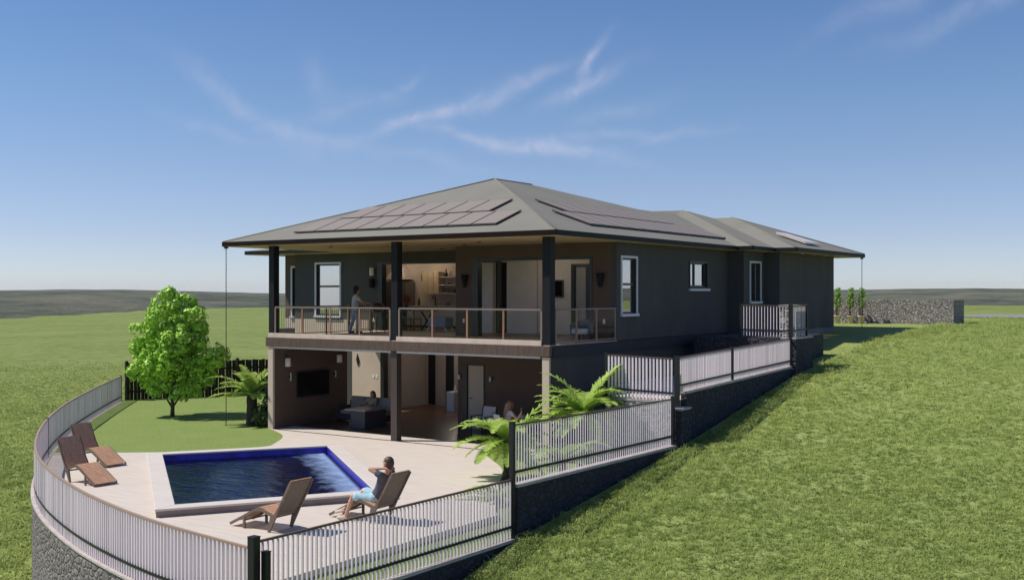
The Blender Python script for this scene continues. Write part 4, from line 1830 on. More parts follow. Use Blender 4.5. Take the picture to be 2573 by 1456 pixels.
plant_of_fronds('tree_fern', 'largest tree fern against the dark house wall by the crossing railing', 'fern', (1.5, -.8, -.1),
                [(CR + .1, 1.7, 1.15, -.6, .32), (CR + .3, 1.6, 1.25, -.3, .32), (CR + math.pi - .2, 1.6, 1.3, -.1, .3), (CR + .25, 1.4, 1.0, .0, .30), (CR - .2, 1.2, .7, .35, .3), (CR + math.pi - .1, 1.45, 1.05, .05, .28),
                 (CR + math.pi + .2, 1.4, .8, .2, .28), (CR + math.pi - .35, 1.35, .6, .3, .28), (CR + math.pi, 1.3, .35, .45, .28), (CR + .0, 1.1, 1.3, .2, .3)] +
                ring(14, 1.3, 1.0, .35, .31) + ring(12, 1.2, .25, .75, .29, .4) + ring(9, 1.15, -.25, .8, .27, .1), fern_leaf, 1.45, .12, group='tree ferns in the planting bed', n=38)
plant_of_fronds('tree_fern', 'low spreading tree fern beneath the largest one behind the middle railing', 'fern', (2.4, -3.3, -.1),
                ring(11, 1.2, .8, .6, .27) + ring(7, 1.1, .25, .7, .25, .4), fern_leaf, .65, .10, group='tree ferns in the planting bed', n=28)
plant_of_fronds('ground_fern', 'small fern spilling onto the patio beside the lowest railing post', 'fern', (2.35, -5.75, -.1),
                [(CR + math.pi + .1, 1.15, .5, .75, .2), (CR + math.pi - .3, .95, .7, .6, .2), (CR + math.pi + .5, .8, .3, .8, .2)] + ring(7, .75, .75, .6, .18), fern_leaf, .12, .06, n=22)

# potted bamboo palms behind the house, against the stone wall
pot_m = mat('terracotta_pot', (.62, .50, .37), .7, .1, 8)
pot_first = None


def potted(label, x, y, src=None):
    z = float(terrain(x, y))
    if src is not None:
        c = copy_tree(src)
        c.location = (x, y, z)
        c.rotation_euler = (0, 0, x * 3)
        c['label'] = label
        return c
    t = thing('potted_plant', label, 'potted plant', (x, y, z), group='potted plants by the stone wall')
    mb = MB()
    mb.lathe((0, 0, 0), [(.10, 0), (.115, .02), (.16, .32), (.18, .335), (.18, .37), (.15, .37), (.145, .33)], 18)
    mb.build('pot', pot_m, t, local=True)
    mb = MB()
    Vs, Fs, Ss, o = [], [], [], 0
    for k in range(6):
        a = rng.uniform(0, 6.28)
        q = rng.uniform(.02, .09)
        h = rng.uniform(.7, 1.25)
        p = (q * math.cos(a), q * math.sin(a), .32)
        e = (p[0] * 1.8, p[1] * 1.8, .32 + h)
        mb.tube([p, ((p[0] + e[0]) / 2, (p[1] + e[1]) / 2, .32 + h * .55), e], [.012, .010, .005], 6)
        for s in np.linspace(.35, 1, 5):
            b = np.array(p) + (np.array(e) - np.array(p)) * s
            V, F, S = frond(b, rng.uniform(0, 6.28), rng.uniform(.26, .42), 1.15, .1, .11, 9)
            Vs.append(V)
            Fs.append(F + o)
            Ss.append(S)
            o += len(V)
    mb.build('stems', palm_bark, t, local=True)
    ob = faces_mesh('foliage', np.concatenate(Vs), np.concatenate(Fs), bamboo_leaf, None, np.concatenate(Ss))
    ob.parent = t
    return t


pt1 = potted('potted bamboo half hidden by the far corner of the house', -.62, 27.3)
potted('potted bamboo standing alone between the other pots', .0, 27.35, pt1)
potted('potted bamboo just behind the far rain chain', .52, 27.3, pt1)
gw = thing('gabion_wall', 'long low wall of pale stones behind the potted plants', 'wall', (1, 28.4, 2.8))
mb = MB()
mb.box(-3.5, 4.55, 28.0, 28.7, 2.4, 4.10)
mb.box(3.86, 4.549, 28.701, 30.3, 2.4, 4.099)
o_ = mb.build('stonework', stone_mat('gabion_stones', (.30, .27, .255), (.56, .50, .465), (.06, .055, .053), 9.0, 1.0, .06, (1, 1, 1.35), .08), gw)


# ---------------------------------------------------------------- loungers
def make_lounger(label):
    """foot at the local origin, back towards +X, width along Y"""
    t = thing('sun_lounger', label, 'lounge chair', group='wooden loungers around the pool')
    W = .27
    prof = [(0.0, .045), (.28, .18), (.55, .315), (.74, .395), (.82, .405), (.92, .375), (1.22, .285)]
    prof = catmull([(a, b, 0) for a, b in prof], 4)[:, :2]
    back = [(1.20, .30), (1.33, .50), (1.48, .76), (1.60, .97)]
    back = catmull([(a, b, 0) for a, b in back], 4)[:, :2]

    def sling(pts, name, th=.022, m=teak):
        mb = MB()
        n_ = len(pts)
        vs, fs = [], []
        for i, (x, z) in enumerate(pts):
            dx = pts[min(i + 1, n_ - 1)] - pts[max(i - 1, 0)]
            nn = np.array([-dx[1], dx[0]]) / np.linalg.norm(dx)
            for (y, s) in ((-W, 1), (W, 1), (W, 0), (-W, 0)):
                q = np.array([x, z]) + nn * th * s
                vs.append((q[0], y, q[1]))
        for i in range(n_ - 1):
            a, b = i * 4, (i + 1) * 4
            for k in range(4):
                k2 = (k + 1) % 4
                fs.append((a + k, b + k, b + k2, a + k2))
        fs += [(0, 1, 2, 3), tuple((n_ - 1) * 4 + k for k in (3, 2, 1, 0))]
        mb.add(vs, fs)
        return mb.build(name, m, t, local=True)

    # slats: individual boards across the seat and back, one mesh each
    def slats(pts, name, step=.062):
        R_ = resample(np.c_[pts, np.zeros(len(pts))], step)[:, :2]
        mb = MB()
        for i, (x, z) in enumerate(R_):
            dx = R_[min(i + 1, len(R_) - 1)] - R_[max(i - 1, 0)]
            dx /= np.linalg.norm(dx)
            nn = np.array([-dx[1], dx[0]])
            c = np.array([x, z]) + nn * .020
            a = Vector((c[0], -W + .005, c[1]))
            b = Vector((c[0], W - .005, c[1]))
            mb.bar(a, b, step * .88, .016, up=(nn[0], 0, nn[1]))
        return mb.build(name, teak, t, local=True)
    slats(prof, 'seat_slats')
    slats(back, 'back_slats')
    sling(back - np.array([[-.0, .0]]), 'back_panel', .010, teak_dark)
    for sg in (-1, 1):
        mb = MB()
        y = sg * (W + .012)
        for P_ in (prof, back):
            for i in range(len(P_) - 1):
                mb.bar((P_[i][0], y, P_[i][1] - .004), (P_[i + 1][0], y, P_[i + 1][1] - .004), .026, .05)
        mb.build('side_rail', teak_dark, t, local=True)
        mb = MB()
        y0, y1 = y - .018, y + .018
        vs = [(1.02, 0, .0), (1.07, 0, .0), (1.24, 0, .30), (1.10, 0, .33)]
        vv = [(a, y0, c) for a, b, c in vs] + [(a, y1, c) for a, b, c in vs]
        mb.add(vv, [(0, 1, 2, 3), (7, 6, 5, 4), (0, 4, 5, 1), (1, 5, 6, 2), (2, 6, 7, 3), (3, 7, 4, 0)])
        # gusset running up behind the back
        vs = [(1.16, 0, .30), (1.24, 0, .30), (1.40, 0, .60), (1.37, 0, .58)]
        vv = [(a, y0, c) for a, b, c in vs] + [(a, y1, c) for a, b, c in vs]
        mb.add(vv, [(0, 1, 2, 3), (7, 6, 5, 4), (0, 4, 5, 1), (1, 5, 6, 2), (2, 6, 7, 3), (3, 7, 4, 0)])
        mb.build('leg', teak_dark, t, local=True)
        mb = MB()
        mb.box(.36, .41, y - .016, y + .016, .0, .235)
        mb.build('leg', teak_dark, t, local=True)
    MB().bar((1.12, -W, .27), (1.12, W, .27), .03, .03).build('stretcher', teak_dark, t, local=True)
    MB().bar((.385, -W, .15), (.385, W, .15), .025, .025).build('stretcher', teak_dark, t, local=True)
    return t


L1 = make_lounger('empty wooden lounger in front of the pool, nearest the railing corner post')
L1.location = (-.42, -10.58, .004)
L2 = copy_tree(L1)
L2['label'] = 'wooden lounger under the seated person at the pool'
L2.location = (.58, -8.92, .004)
L3 = copy_tree(L1)
L3['label'] = 'slatted wooden lounger by the curved railing, closer to the stone wall'
L3.location = (-6.12, -9.52, .004)
L3.rotation_euler = (0, 0, R(176))
L4 = copy_tree(L1)
L4['label'] = 'slatted wooden lounger by the curved railing, next to the lawn'
L4.location = (-8.26, -7.68, .004)
L4.rotation_euler = (0, 0, R(178))

# ---------------------------------------------------------------- people
DG = None


def melt(balls, voxel, name, mats, parent, pick=None, smooth_it=4):
    """one continuous skin round a set of balls (voxel remesh), optional material per height"""
    mb = MB()
    for c, r in balls:
        mb.ball(c, r, 10)
    o = mb.build('tmp', mats[0], None)
    rm = o.modifiers.new('r', 'REMESH')
    rm.mode = 'VOXEL'
    rm.voxel_size = voxel
    sm = o.modifiers.new('s', 'SMOOTH')
    sm.iterations = smooth_it
    sm.factor = .5
    dg = bpy.context.evaluated_depsgraph_get()
    me = bpy.data.meshes.new_from_object(o.evaluated_get(dg))
    bpy.data.objects.remove(o)
    me.materials.clear()
    for m_ in mats:
        me.materials.append(m_)
    me.polygons.foreach_set('use_smooth', [True] * len(me.polygons))
    off = origin_of(parent)
    me.transform(Matrix.Translation(-off))
    me.name = name
    ob = bpy.data.objects.new(name, me)
    COL.objects.link(ob)
    ob.parent = parent
    return ob


def limb(p, q, r0, r1, n=None):
    p, q = np.array(p, float), np.array(q, float)
    L_ = np.linalg.norm(q - p)
    n = n or max(2, int(L_ / (min(r0, r1) * .45)) + 1)
    return [(tuple(p + (q - p) * k / n), r0 + (r1 - r0) * k / n) for k in range(n + 1)]


def unit(v):
    v = np.array(v, float)
    return v / np.linalg.norm(v)


def person(label, loc, J, face, top, bottom, hair, sleeves=.45, legs='long', hair_style='short', shoes=True, scale=1.0, shoe_m=None):
    """J: joints in world metres; face: unit vector the head looks along"""
    t = thing('person', label, 'person', loc)
    g = {k: np.array(v, float) for k, v in J.items()}
    s = scale
    face = unit(face)
    upv = unit(g['head'] - g['neck'])
    left = unit(np.cross(upv, face))
    face = np.cross(left, upv)
    B = []
    # torso
    B += limb(g['pelvis'], g['waist'], .118 * s, .105 * s)
    B += limb(g['waist'], g['chest'], .105 * s, .125 * s)
    for S_ in ('L', 'R'):
        B += limb(g['pelvis'], g['hip' + S_], .11 * s, .095 * s)
        B += limb(g['chest'], g['sh' + S_], .10 * s, .056 * s)
        B += limb(g['waist'], g['sh' + S_] * .6 + g['chest'] * .4, .09 * s, .07 * s)
        B += limb(g['sh' + S_], g['el' + S_], .052 * s, .040 * s)
        B += limb(g['el' + S_], g['wr' + S_], .040 * s, .027 * s)
        B += limb(g['hip' + S_], g['kn' + S_], .088 * s, .056 * s)
        B += limb(g['kn' + S_], g['an' + S_], .054 * s, .035 * s)
        B += [(tuple(g['kn' + S_] * .72 + g['an' + S_] * .28), .056 * s)]
        B += limb(g['an' + S_], g['to' + S_], .036 * s, .028 * s)
        # hand: palm, four fingers of different length and a thumb from its side
        hd = unit(g['ha' + S_] - g['wr' + S_])
        ax = unit(np.cross(hd, [0.2, .3, 1]))
        pn = np.cross(ax, hd)
        B += limb(g['wr' + S_], g['wr' + S_] + hd * .075 * s, .024 * s, .026 * s)
        for k, (o_, ln) in enumerate(((-.030, .070), (-.010, .082), (.010, .078), (.030, .060))):
            a = g['wr' + S_] + (hd * .075 + ax * o_) * s
            b = a + (hd * ln * .55 + ax * o_ * .25 - pn * .010) * s
            c = b + (hd * ln * .40 - pn * (.022 + .004 * k)) * s
            B += limb(a, b, .0105 * s, .0095 * s, 5) + limb(b, c, .0095 * s, .0085 * s, 5)
        a = g['wr' + S_] + (hd * .025 - ax * .022) * s
        b = a + (hd * .030 - ax * .030 - pn * .008) * s
        B += limb(a, b, .012 * s, .0105 * s, 5) + limb(b, b + (hd * .028 - pn * .012) * s, .0105 * s, .009 * s, 4)
    B += limb(g['chest'] + (g['neck'] - g['chest']) * .5, g['neck'], .06 * s, .052 * s)
    B += limb(g['neck'], g['head'] - upv * .05 * s, .052 * s, .055 * s)
    # head
    h = g['head']
    B += [(tuple(h + upv * .025 * s), .098 * s), (tuple(h - face * .012 + upv * .02 * s), .10 * s), (tuple(h + face * .035 * s - upv * .035 * s), .072 * s),
          (tuple(h + face * .055 * s - upv * .085 * s), .042 * s), (tuple(h + face * .035 * s + upv * .045 * s), .08 * s)]
    B += limb(h + face * .098 * s + upv * .02 * s, h + face * .118 * s - upv * .022 * s, .011 * s, .015 * s, 4)
    for sg in (1, -1):
        B += [(tuple(h + left * sg * .098 * s - face * .005 + upv * .0 * s), .02 * s), (tuple(h + left * sg * .100 * s - face * .012 + upv * .02 * s), .018 * s)]
    body = melt(B, .0085 * s, 'body', [skin], t)
    eye = mat('eye', (.03, .02, .015), .2)
    lip = mat('lips', (.42, .16, .13), .5)
    for sg in (1, -1):
        mb = MB()
        mb.ball(tuple(h + face * .102 * s + left * sg * .034 * s + upv * .012 * s), .011 * s, 8)
        mb.build('eye', eye, t)
    mb = MB()
    q = h + face * .100 * s - upv * .062 * s
    mb.tube([tuple(q - left * .022 * s - face * .006), tuple(q), tuple(q + left * .022 * s - face * .006)], [.004 * s, .008 * s, .004 * s], 6)
    mb.build('mouth', lip, t)
    # clothes, a little larger than the body
    e = .014 * s
    C = limb(g['pelvis'] + (g['waist'] - g['pelvis']) * .25, g['waist'], .118 * s + e, .108 * s + e) + limb(g['waist'], g['chest'], .108 * s + e, .126 * s + e)
    for S_ in ('L', 'R'):
        C += limb(g['chest'], g['sh' + S_], .10 * s + e, .058 * s + e)
        C += limb(g['waist'], g['sh' + S_] * .6 + g['chest'] * .4, .09 * s + e, .07 * s + e)
        C += limb(g['sh' + S_], g['sh' + S_] + (g['el' + S_] - g['sh' + S_]) * sleeves, .055 * s + e, .052 * s + e)
    melt(C, .012 * s, 'top', [top], t, smooth_it=3)
    C = limb(g['pelvis'], g['pelvis'] + (g['waist'] - g['pelvis']) * .3, .119 * s + e, .112 * s + e)
    for S_ in ('L', 'R'):
        C += limb(g['pelvis'], g['hip' + S_], .112 * s + e, .096 * s + e)
        if legs == 'short':
            C += limb(g['hip' + S_], g['hip' + S_] * .2 + g['kn' + S_] * .8, .092 * s + e, .080 * s + e)
        else:
            C += limb(g['hip' + S_], g['kn' + S_], .09 * s + e, .058 * s + e) + limb(g['kn' + S_], g['an' + S_] * .93 + g['kn' + S_] * .07, .058 * s + e, .046 * s + e)
    melt(C, .012 * s, 'shorts' if legs == 'short' else 'trousers', [bottom], t, smooth_it=3)
    # hair
    Hh = [(tuple(h + upv * .045 * s - face * .015 * s), .104 * s), (tuple(h - face * .035 * s + upv * .01 * s), .098 * s), (tuple(h - face * .04 * s - upv * .04 * s), .078 * s)]
    if hair_style == 'bun':
        Hh += [(tuple(h + upv * .11 * s - face * .05 * s), .10 * s), (tuple(h - face * .06 * s + upv * .03 * s), .128 * s)]
    if hair_style == 'long':
        Hh += limb(h - face * .05 * s, h - face * .085 * s - upv * .30 * s, .10 * s, .07 * s)
        for sg in (1, -1):
            Hh += limb(h + left * sg * .07 * s, h + left * sg * .07 * s - face * .06 * s - upv * .24 * s, .05 * s, .04 * s)
    melt(Hh, .012 * s, 'hair', [hair], t, smooth_it=2)
    if shoes:
        for S_ in ('L', 'R'):
            melt(limb(g['an' + S_] - np.array([0, 0, .02 * s]), g['to' + S_], .042 * s, .036 * s), .010 * s, 'shoe', [shoe_m or sole], t, smooth_it=2)
    return t


# seated on the lounger by the pool, hands behind the head, facing along -X
J = dict(pelvis=(1.56, -8.92, .44), waist=(1.66, -8.92, .60), chest=(1.77, -8.92, .82), neck=(1.84, -8.92, .98), head=(1.86, -8.92, 1.13),
         hipL=(1.53, -9.02, .42), hipR=(1.53, -8.82, .42), knL=(1.20, -9.20, .47), knR=(1.17, -8.84, .53), anL=(1.08, -9.28, .09), anR=(.98, -9.22, .20),
         toL=(.90, -9.30, .045), toR=(.80, -9.24, .13), shL=(1.80, -9.10, .93), shR=(1.80, -8.74, .93), elL=(1.60, -9.16, 1.03), elR=(1.60, -8.68, 1.03),
         wrL=(1.83, -9.06, 1.05), wrR=(1.82, -8.78, 1.05), haL=(1.95, -8.98, 1.05), haR=(1.95, -8.86, 1.05))
person('person in navy top and aqua shorts sitting on a lounger, hands behind the head', (1.5, -8.92, .02), J, (-1, .1, .05), navy, aqua, hair_brown, .25, 'short')

# standing on the balcony, back to the pool, reaching towards the grill
bx, by = -10.28, 3.55
f2 = unit([.62, .78, 0])
l2 = np.array([-f2[1], f2[0], 0])


def PP(fw, lf, z):
    p = np.array([bx, by, 3.012]) + f2 * fw + l2 * lf
    return (p[0], p[1], 3.012 + z)


J = dict(pelvis=PP(0, 0, .84), waist=PP(.0, 0, 1.0), chest=PP(.03, 0, 1.20), neck=PP(.03, 0, 1.345), head=PP(.06, 0, 1.475),
         hipL=PP(0, .09, .80), hipR=PP(0, -.09, .80), knL=PP(-.05, .16, .43), knR=PP(.10, -.13, .43), anL=PP(-.16, .22, .075), anR=PP(.04, -.17, .075),
         toL=PP(-.0, .25, .04), toR=PP(.21, -.19, .04), shL=PP(.02, .18, 1.27), shR=PP(.02, -.18, 1.27), elL=PP(.10, .34, 1.08), elR=PP(.20, -.30, 1.10),
         wrL=PP(.30, .30, 1.03), wrR=PP(.42, -.26, 1.06), haL=PP(.42, .26, 1.02), haR=PP(.53, -.24, 1.05))
person('person in printed blouse and pale jeans with dark hair bun standing on the balcony', (bx, by, 3.012), J, f2, print_top, denim, hair_dark, .55, 'long', 'bun', shoe_m=hair_dark)

# sitting at the patio table, long auburn hair, one hand raised
bx, by = -2.1, 1.05
f2 = unit([.55, .83, 0])
l2 = np.array([-f2[1], f2[0], 0])


def PS(fw, lf, z):
    p = np.array([bx, by, 0]) + f2 * fw + l2 * lf
    return (p[0], p[1], z)


J = dict(pelvis=PS(0, 0, .56), waist=PS(.0, 0, .72), chest=PS(.03, 0, .91), neck=PS(.05, 0, 1.05), head=PS(.08, 0, 1.17),
         hipL=PS(.03, .1, .53), hipR=PS(.03, -.1, .53), knL=PS(.44, .11, .54), knR=PS(.44, -.11, .54), anL=PS(.46, .11, .10), anR=PS(.42, -.12, .10),
         toL=PS(.60, .12, .045), toR=PS(.56, -.13, .045), shL=PS(.03, .18, .98), shR=PS(.03, -.18, .98), elL=PS(.2, .27, .78), elR=PS(.16, -.36, .80),
         wrL=PS(.40, .2, .77), wrR=PS(.24, -.46, .99), haL=PS(.52, .14, .77), haR=PS(.26, -.45, 1.10))
person('person with long auburn hair and pale pink top seated at the patio table', (bx, by, 0.004), J, f2, pink_cloth, denim, hair_auburn, .3, 'long', 'long')

# lounging on the sofa under the balcony
J = dict(pelvis=(-9.05, 2.86, .50), waist=(-9.05, 2.98, .60), chest=(-9.04, 3.06, .74), neck=(-9.03, 3.08, .86), head=(-9.02, 3.05, .97),
         hipL=(-8.95, 2.82, .49), hipR=(-9.15, 2.82, .49), knL=(-8.93, 2.42, .52), knR=(-9.18, 2.42, .52), anL=(-8.93, 2.30, .10), anR=(-9.2, 2.28, .10),
         toL=(-8.93, 2.15, .05), toR=(-9.21, 2.13, .05), shL=(-8.87, 3.05, .81), shR=(-9.21, 3.05, .81), elL=(-8.76, 2.88, .62), elR=(-9.32, 2.88, .62),
         wrL=(-8.85, 2.70, .58), wrR=(-9.24, 2.70, .58), haL=(-8.90, 2.58, .57), haR=(-9.18, 2.58, .57))
person('person with brown hair and beige top resting on the sofa behind the low table', (-9.05, 2.7, .01), J, (.1, -1, 0), beige_cloth, navy, hair_brown, .5, 'long', 'long', scale=.9)

# ---------------------------------------------------------------- furniture under the balcony
sofa_m = mat('sofa_fabric', (.34, .30, .27), .95, .08, 20)
dark_block = mat('table_block', (.055, .052, .058), .6, .1)
pale_top = mat('table_top_stone', (.30, .26, .22), .35, .12, 4)
t = thing('sofa', 'beige outdoor sofa with loose back cushions under the balcony', 'sofa', (-9.3, 2.95, 0.004))
mb = MB()
mb.box(-10.3, -8.25, 2.62, 3.47, .10, .30)
mb.box(-10.3, -8.25, 3.32, 3.47, .301, .70)
mb.box(-10.3, -10.14, 2.62, 3.319, .301, .55)
mb.build('base', mat('sofa_frame', (.05, .045, .05), .6), t)
for k in range(3):
    mb = MB()
    x0 = -10.12 + .62 * k
    mb.box(x0, x0 + .60, 2.62, 3.30, .301, .43)
    bevel(mb.build('seat_cushion', sofa_m, t), .03, 3)
    mb = MB()
    mb.add([(x0, 3.12, .44), (x0 + .6, 3.12, .44), (x0 + .6, 3.30, .44), (x0, 3.30, .44), (x0, 3.20, .86), (x0 + .6, 3.20, .86), (x0 + .6, 3.316, .86), (x0, 3.316, .86)],
           [(3, 2, 1, 0), (4, 5, 6, 7), (0, 1, 5, 4), (1, 2, 6, 5), (2, 3, 7, 6), (3, 0, 4, 7)])
    bevel(mb.build('back_cushion', sofa_m, t), .03, 3)
for x in (-10.25, -8.31):
    for y in (2.68, 3.41):
        mb = MB()
        mb.box(x - .03, x + .03, y - .03, y + .03, .004, .0995)
        mb.build('leg', black_m, t)
t = thing('low_table', 'dark block table with pale overhanging top in front of the sofa', 'table', (-8.3, 2.0, .004))
mb = MB()
mb.box(-8.62, -8.0, 1.5, 2.55, .004, .585)
bevel(mb.build('base', dark_block, t), .01)
mb = MB()
mb.box(-8.85, -7.96, 1.46, 2.60, .586, .64)
bevel(mb.build('top', pale_top, t), .008)
t = thing('television', 'wide black television mounted on the brown wall under the balcony', 'television', (-10.55, 1.76, 1.38))
mb = MB()
mb.box(-10.57, -10.53, 1.0, 2.52, .95, 1.80)
bevel(mb.build('casing', mat('tv_case', (.01, .009, .009), .4), t), .006)
mb = MB()
mb.box(-10.5295, -10.526, 1.02, 2.50, .975, 1.78)
mb.build('screen', mat('tv_screen', (.006, .006, .007), .12), t)
mb = MB()
mb.box(-10.599, -10.571, 1.5, 2.0, 1.2, 1.6)
mb.build('bracket', black_m, t)
t = thing('wall_ornament', 'small dark diamond ornament on the sunlit beige wall', 'ornament', (-12.3, YW - .02, 1.85))
mb = MB()
cxo, czo = -12.60, 1.86
mb.add([(cxo - .10, YW - .014, czo + .02), (cxo, YW - .014, czo - .26), (cxo + .10, YW - .014, czo - .05), (cxo - .03, YW - .014, czo + .26),
        (cxo - .07, YW - .05, czo + .02), (cxo, YW - .05, czo - .20), (cxo + .07, YW - .05, czo - .04), (cxo - .02, YW - .05, czo + .20)],
       [(3, 2, 1, 0), (4, 5, 6, 7), (0, 1, 5, 4), (1, 2, 6, 5), (2, 3, 7, 6), (3, 0, 4, 7)])
mb.build('plate', black_m, t)
t = thing('white_cabinet', 'small white cabinet inside the lower room with a bottle on top', 'cabinet', (-8.9, 7.5, .004))
mb = MB()
mb.box(-9.1, -8.72, 7.3, 7.7, .004, .74)
bevel(mb.build('carcass', mat('white_lacquer', (.6, .6, .63), .4), t), .006)
mb = MB()
mb.box(-9.08, -8.74, 7.285, 7.2995, .05, .38)
mb.box(-9.08, -8.74, 7.285, 7.2995, .40, .72)
mb.build('drawer_front', mat('white_lacquer', (.6, .6, .63), .4), t)
t = thing('bottle', 'pale bottle standing on the small white cabinet', 'bottle', (-8.85, 7.5, .741))
mb = MB()
mb.lathe((-8.85, 7.5, .741), [(.045, 0), (.05, .02), (.05, .13), (.02, .18), (.018, .23)], 12)
mb.build('glass', mat('pale_ceramic', (.6, .58, .56), .3), t)

chair_fab = mat('chair_fabric', (.42, .39, .40), .9, .08, 20)


def patio_chair(label, x, y, rz):
    t = thing('patio_chair', label, 'chair', (x, y, .005), rz, 'patio chairs at the table')
    mb = MB()
    mb.box(-.25, .25, -.25, .25, .40, .47)
    bevel(mb.build('seat', chair_fab, t, local=True), .02, 3)
    mb = MB()
    mb.add([(-.25, -.27, .45), (.25, -.27, .45), (.25, -.22, .45), (-.25, -.22, .45), (-.25, -.36, .92), (.25, -.36, .92), (.25, -.31, .92), (-.25, -.31, .92)],
           [(3, 2, 1, 0), (4, 5, 6, 7), (0, 1, 5, 4), (1, 2, 6, 5), (2, 3, 7, 6), (3, 0, 4, 7)])
    bevel(mb.build('backrest', chair_fab, t, local=True), .015, 3)
    for sx in (-1, 1):
        mb = MB()
        mb.bar((sx * .28, -.34, .94), (sx * .28, -.24, .42), .025, .03)
        mb.bar((sx * .28, -.24, .42), (sx * .28, -.30, 0), .025, .03)
        mb.build('leg', post_m, t, local=True)
        mb = MB()
        mb.bar((sx * .28, .24, 0), (sx * .28, .24, .64), .025, .03)
        mb.build('leg', post_m, t, local=True)
        mb = MB()
        mb.bar((sx * .28, -.30, .65), (sx * .28, .28, .65), .045, .025)
        mb.build('armrest', post_m, t, local=True)
    mb = MB()
    mb.bar((-.28, .24, .385), (.28, .24, .385), .02, .025)
    mb.bar((-.28, -.25, .385), (.28, -.25, .385), .02, .025)
    mb.build('seat_frame', post_m, t, local=True)
    return t


c1_ = patio_chair('empty grey fabric patio chair with dark frame facing the pool', -3.75, 2.15, R(175))
c2_ = copy_tree(c1_)
c2_['label'] = 'patio chair holding the person with long auburn hair'
c2_.location = (-2.1, 1.05, .005)
c2_.rotation_euler = (0, 0, math.atan2(.83, .55) - math.pi / 2)
t = thing('patio_table', 'round pale patio table behind the fern', 'table', (-1.75, 1.75, .005))
mb = MB()
mb.lathe((-1.75, 1.78, .70), [(.02, 0), (.40, .005), (.42, .02), (.42, .035), (.0001, .036)], 28)
mb.build('tabletop', mat('pale_table', (.5, .46, .42), .5), t)
mb = MB()
mb.lathe((-1.75, 1.78, .005), [(.22, 0), (.22, .02), (.035, .04), (.035, .66), (.10, .695)], 16)
mb.build('pedestal', post_m, t)
t = thing('white_bowl', 'white bowl on the round patio table', 'bowl', (-1.95, 1.6, .737))
mb = MB()
mb.lathe((-1.95, 1.6, .737), [(.05, 0), (.10, .05), (.13, .10), (.125, .10), (.09, .05), (.001, .02)], 16)
mb.build('bowl_wall', mat('white_ceramic', (.8, .8, .78), .3), t)

# ---------------------------------------------------------------- on the balcony
t = thing('grill', 'small dark grill beside the standing person on the balcony', 'grill', (-9.85, 4.35, 3.012))
gx0, gy0 = -9.75, 4.15
mb = MB()
mb.lathe((gx0, gy0, 3.012 + .72), [(.05, 0), (.18, .04), (.24, .14), (.25, .18)], 18)
mb.build('bowl', black_m, t)
mb = MB()
mb.lathe((gx0, gy0, 3.012 + .905), [(.25, 0), (.22, .09), (.12, .155), (.02, .17)], 18)
l_ = mb.build('lid', mat('grill_lid', (.05, .02, .018), .35), t)
mb = MB()
mb.tube([(gx0 - .07, gy0, 4.085), (gx0 - .05, gy0, 4.12), (gx0 + .05, gy0, 4.12), (gx0 + .07, gy0, 4.085)], .012, 6)
mb.build('handle', oak_m, l_)
for k in range(3):
    a = 2.1 * k + .4
    mb = MB()
    mb.tube([(gx0 + .12 * math.cos(a), gy0 + .12 * math.sin(a), 3.76), (gx0 + .27 * math.cos(a), gy0 + .27 * math.sin(a), 3.012)], .013, 6)
    mb.build('leg', black_m, t)
t = thing('armchair', 'round backed grey armchair with pale seat at the glazed end of the balcony', 'armchair', (-.72, 2.95, 3.012))
cx0, cy0 = -.72, 2.95
mb = MB()
vs, fs = [], []
n_ = 22
for k in range(n_ + 1):
    a = math.pi * (-.62 + 1.24 * k / n_) + math.pi / 2
    rr = .34
    top = .66 - .20 * abs(k / n_ - .5) * 2
    for (q, z) in ((rr, .22), (rr + .03, top), (rr - .03, top), (rr - .06, .22)):
        vs.append((cx0 + q * math.cos(a), cy0 + q * math.sin(a), 3.012 + z))
for k in range(n_):
    a, b = k * 4, (k + 1) * 4
    for j in range(4):
        j2 = (j + 1) % 4
        fs.append((a + j, b + j, b + j2, a + j2))
fs += [(0, 1, 2, 3), tuple(n_ * 4 + k for k in (3, 2, 1, 0))]
mb.add(vs, fs, 0, True)
mb.build('backrest', mat('grey_weave', (.13, .12, .12), .85, .15, 30), t)
mb = MB()
mb.lathe((cx0, cy0 - .03, 3.012 + .20), [(.25, 0), (.29, .03), (.29, .13), (.25, .16), (.001, .165)], 22)
mb.build('seat', mat('pale_cushion', (.50, .47, .46), .9, .06, 15), t)
for k in range(4):
    a = math.pi / 4 + k * math.pi / 2
    mb = MB()
    mb.tube([(cx0 + .22 * math.cos(a), cy0 + .22 * math.sin(a), 3.012 + .215), (cx0 + .28 * math.cos(a), cy0 + .28 * math.sin(a), 3.012)], [.018, .012], 7)
    mb.build('leg', black_m, t)
t = thing('wall_screen', 'small dark screen on the pale inner wall of the upper right room', 'television', (-4.0, 6.88, 4.6))
mb = MB()
mb.box(-4.25, -3.72, 6.84, 6.895, 4.28, 4.88)
bevel(mb.build('casing', mat('screen_grey', (.045, .043, .045), .4), t), .03, 3)
mb = MB()
mb.box(-4.20, -3.77, 6.8385, 6.8395, 4.33, 4.83)
mb.build('screen', mat('tv_screen', (.006, .006, .007), .12), t)

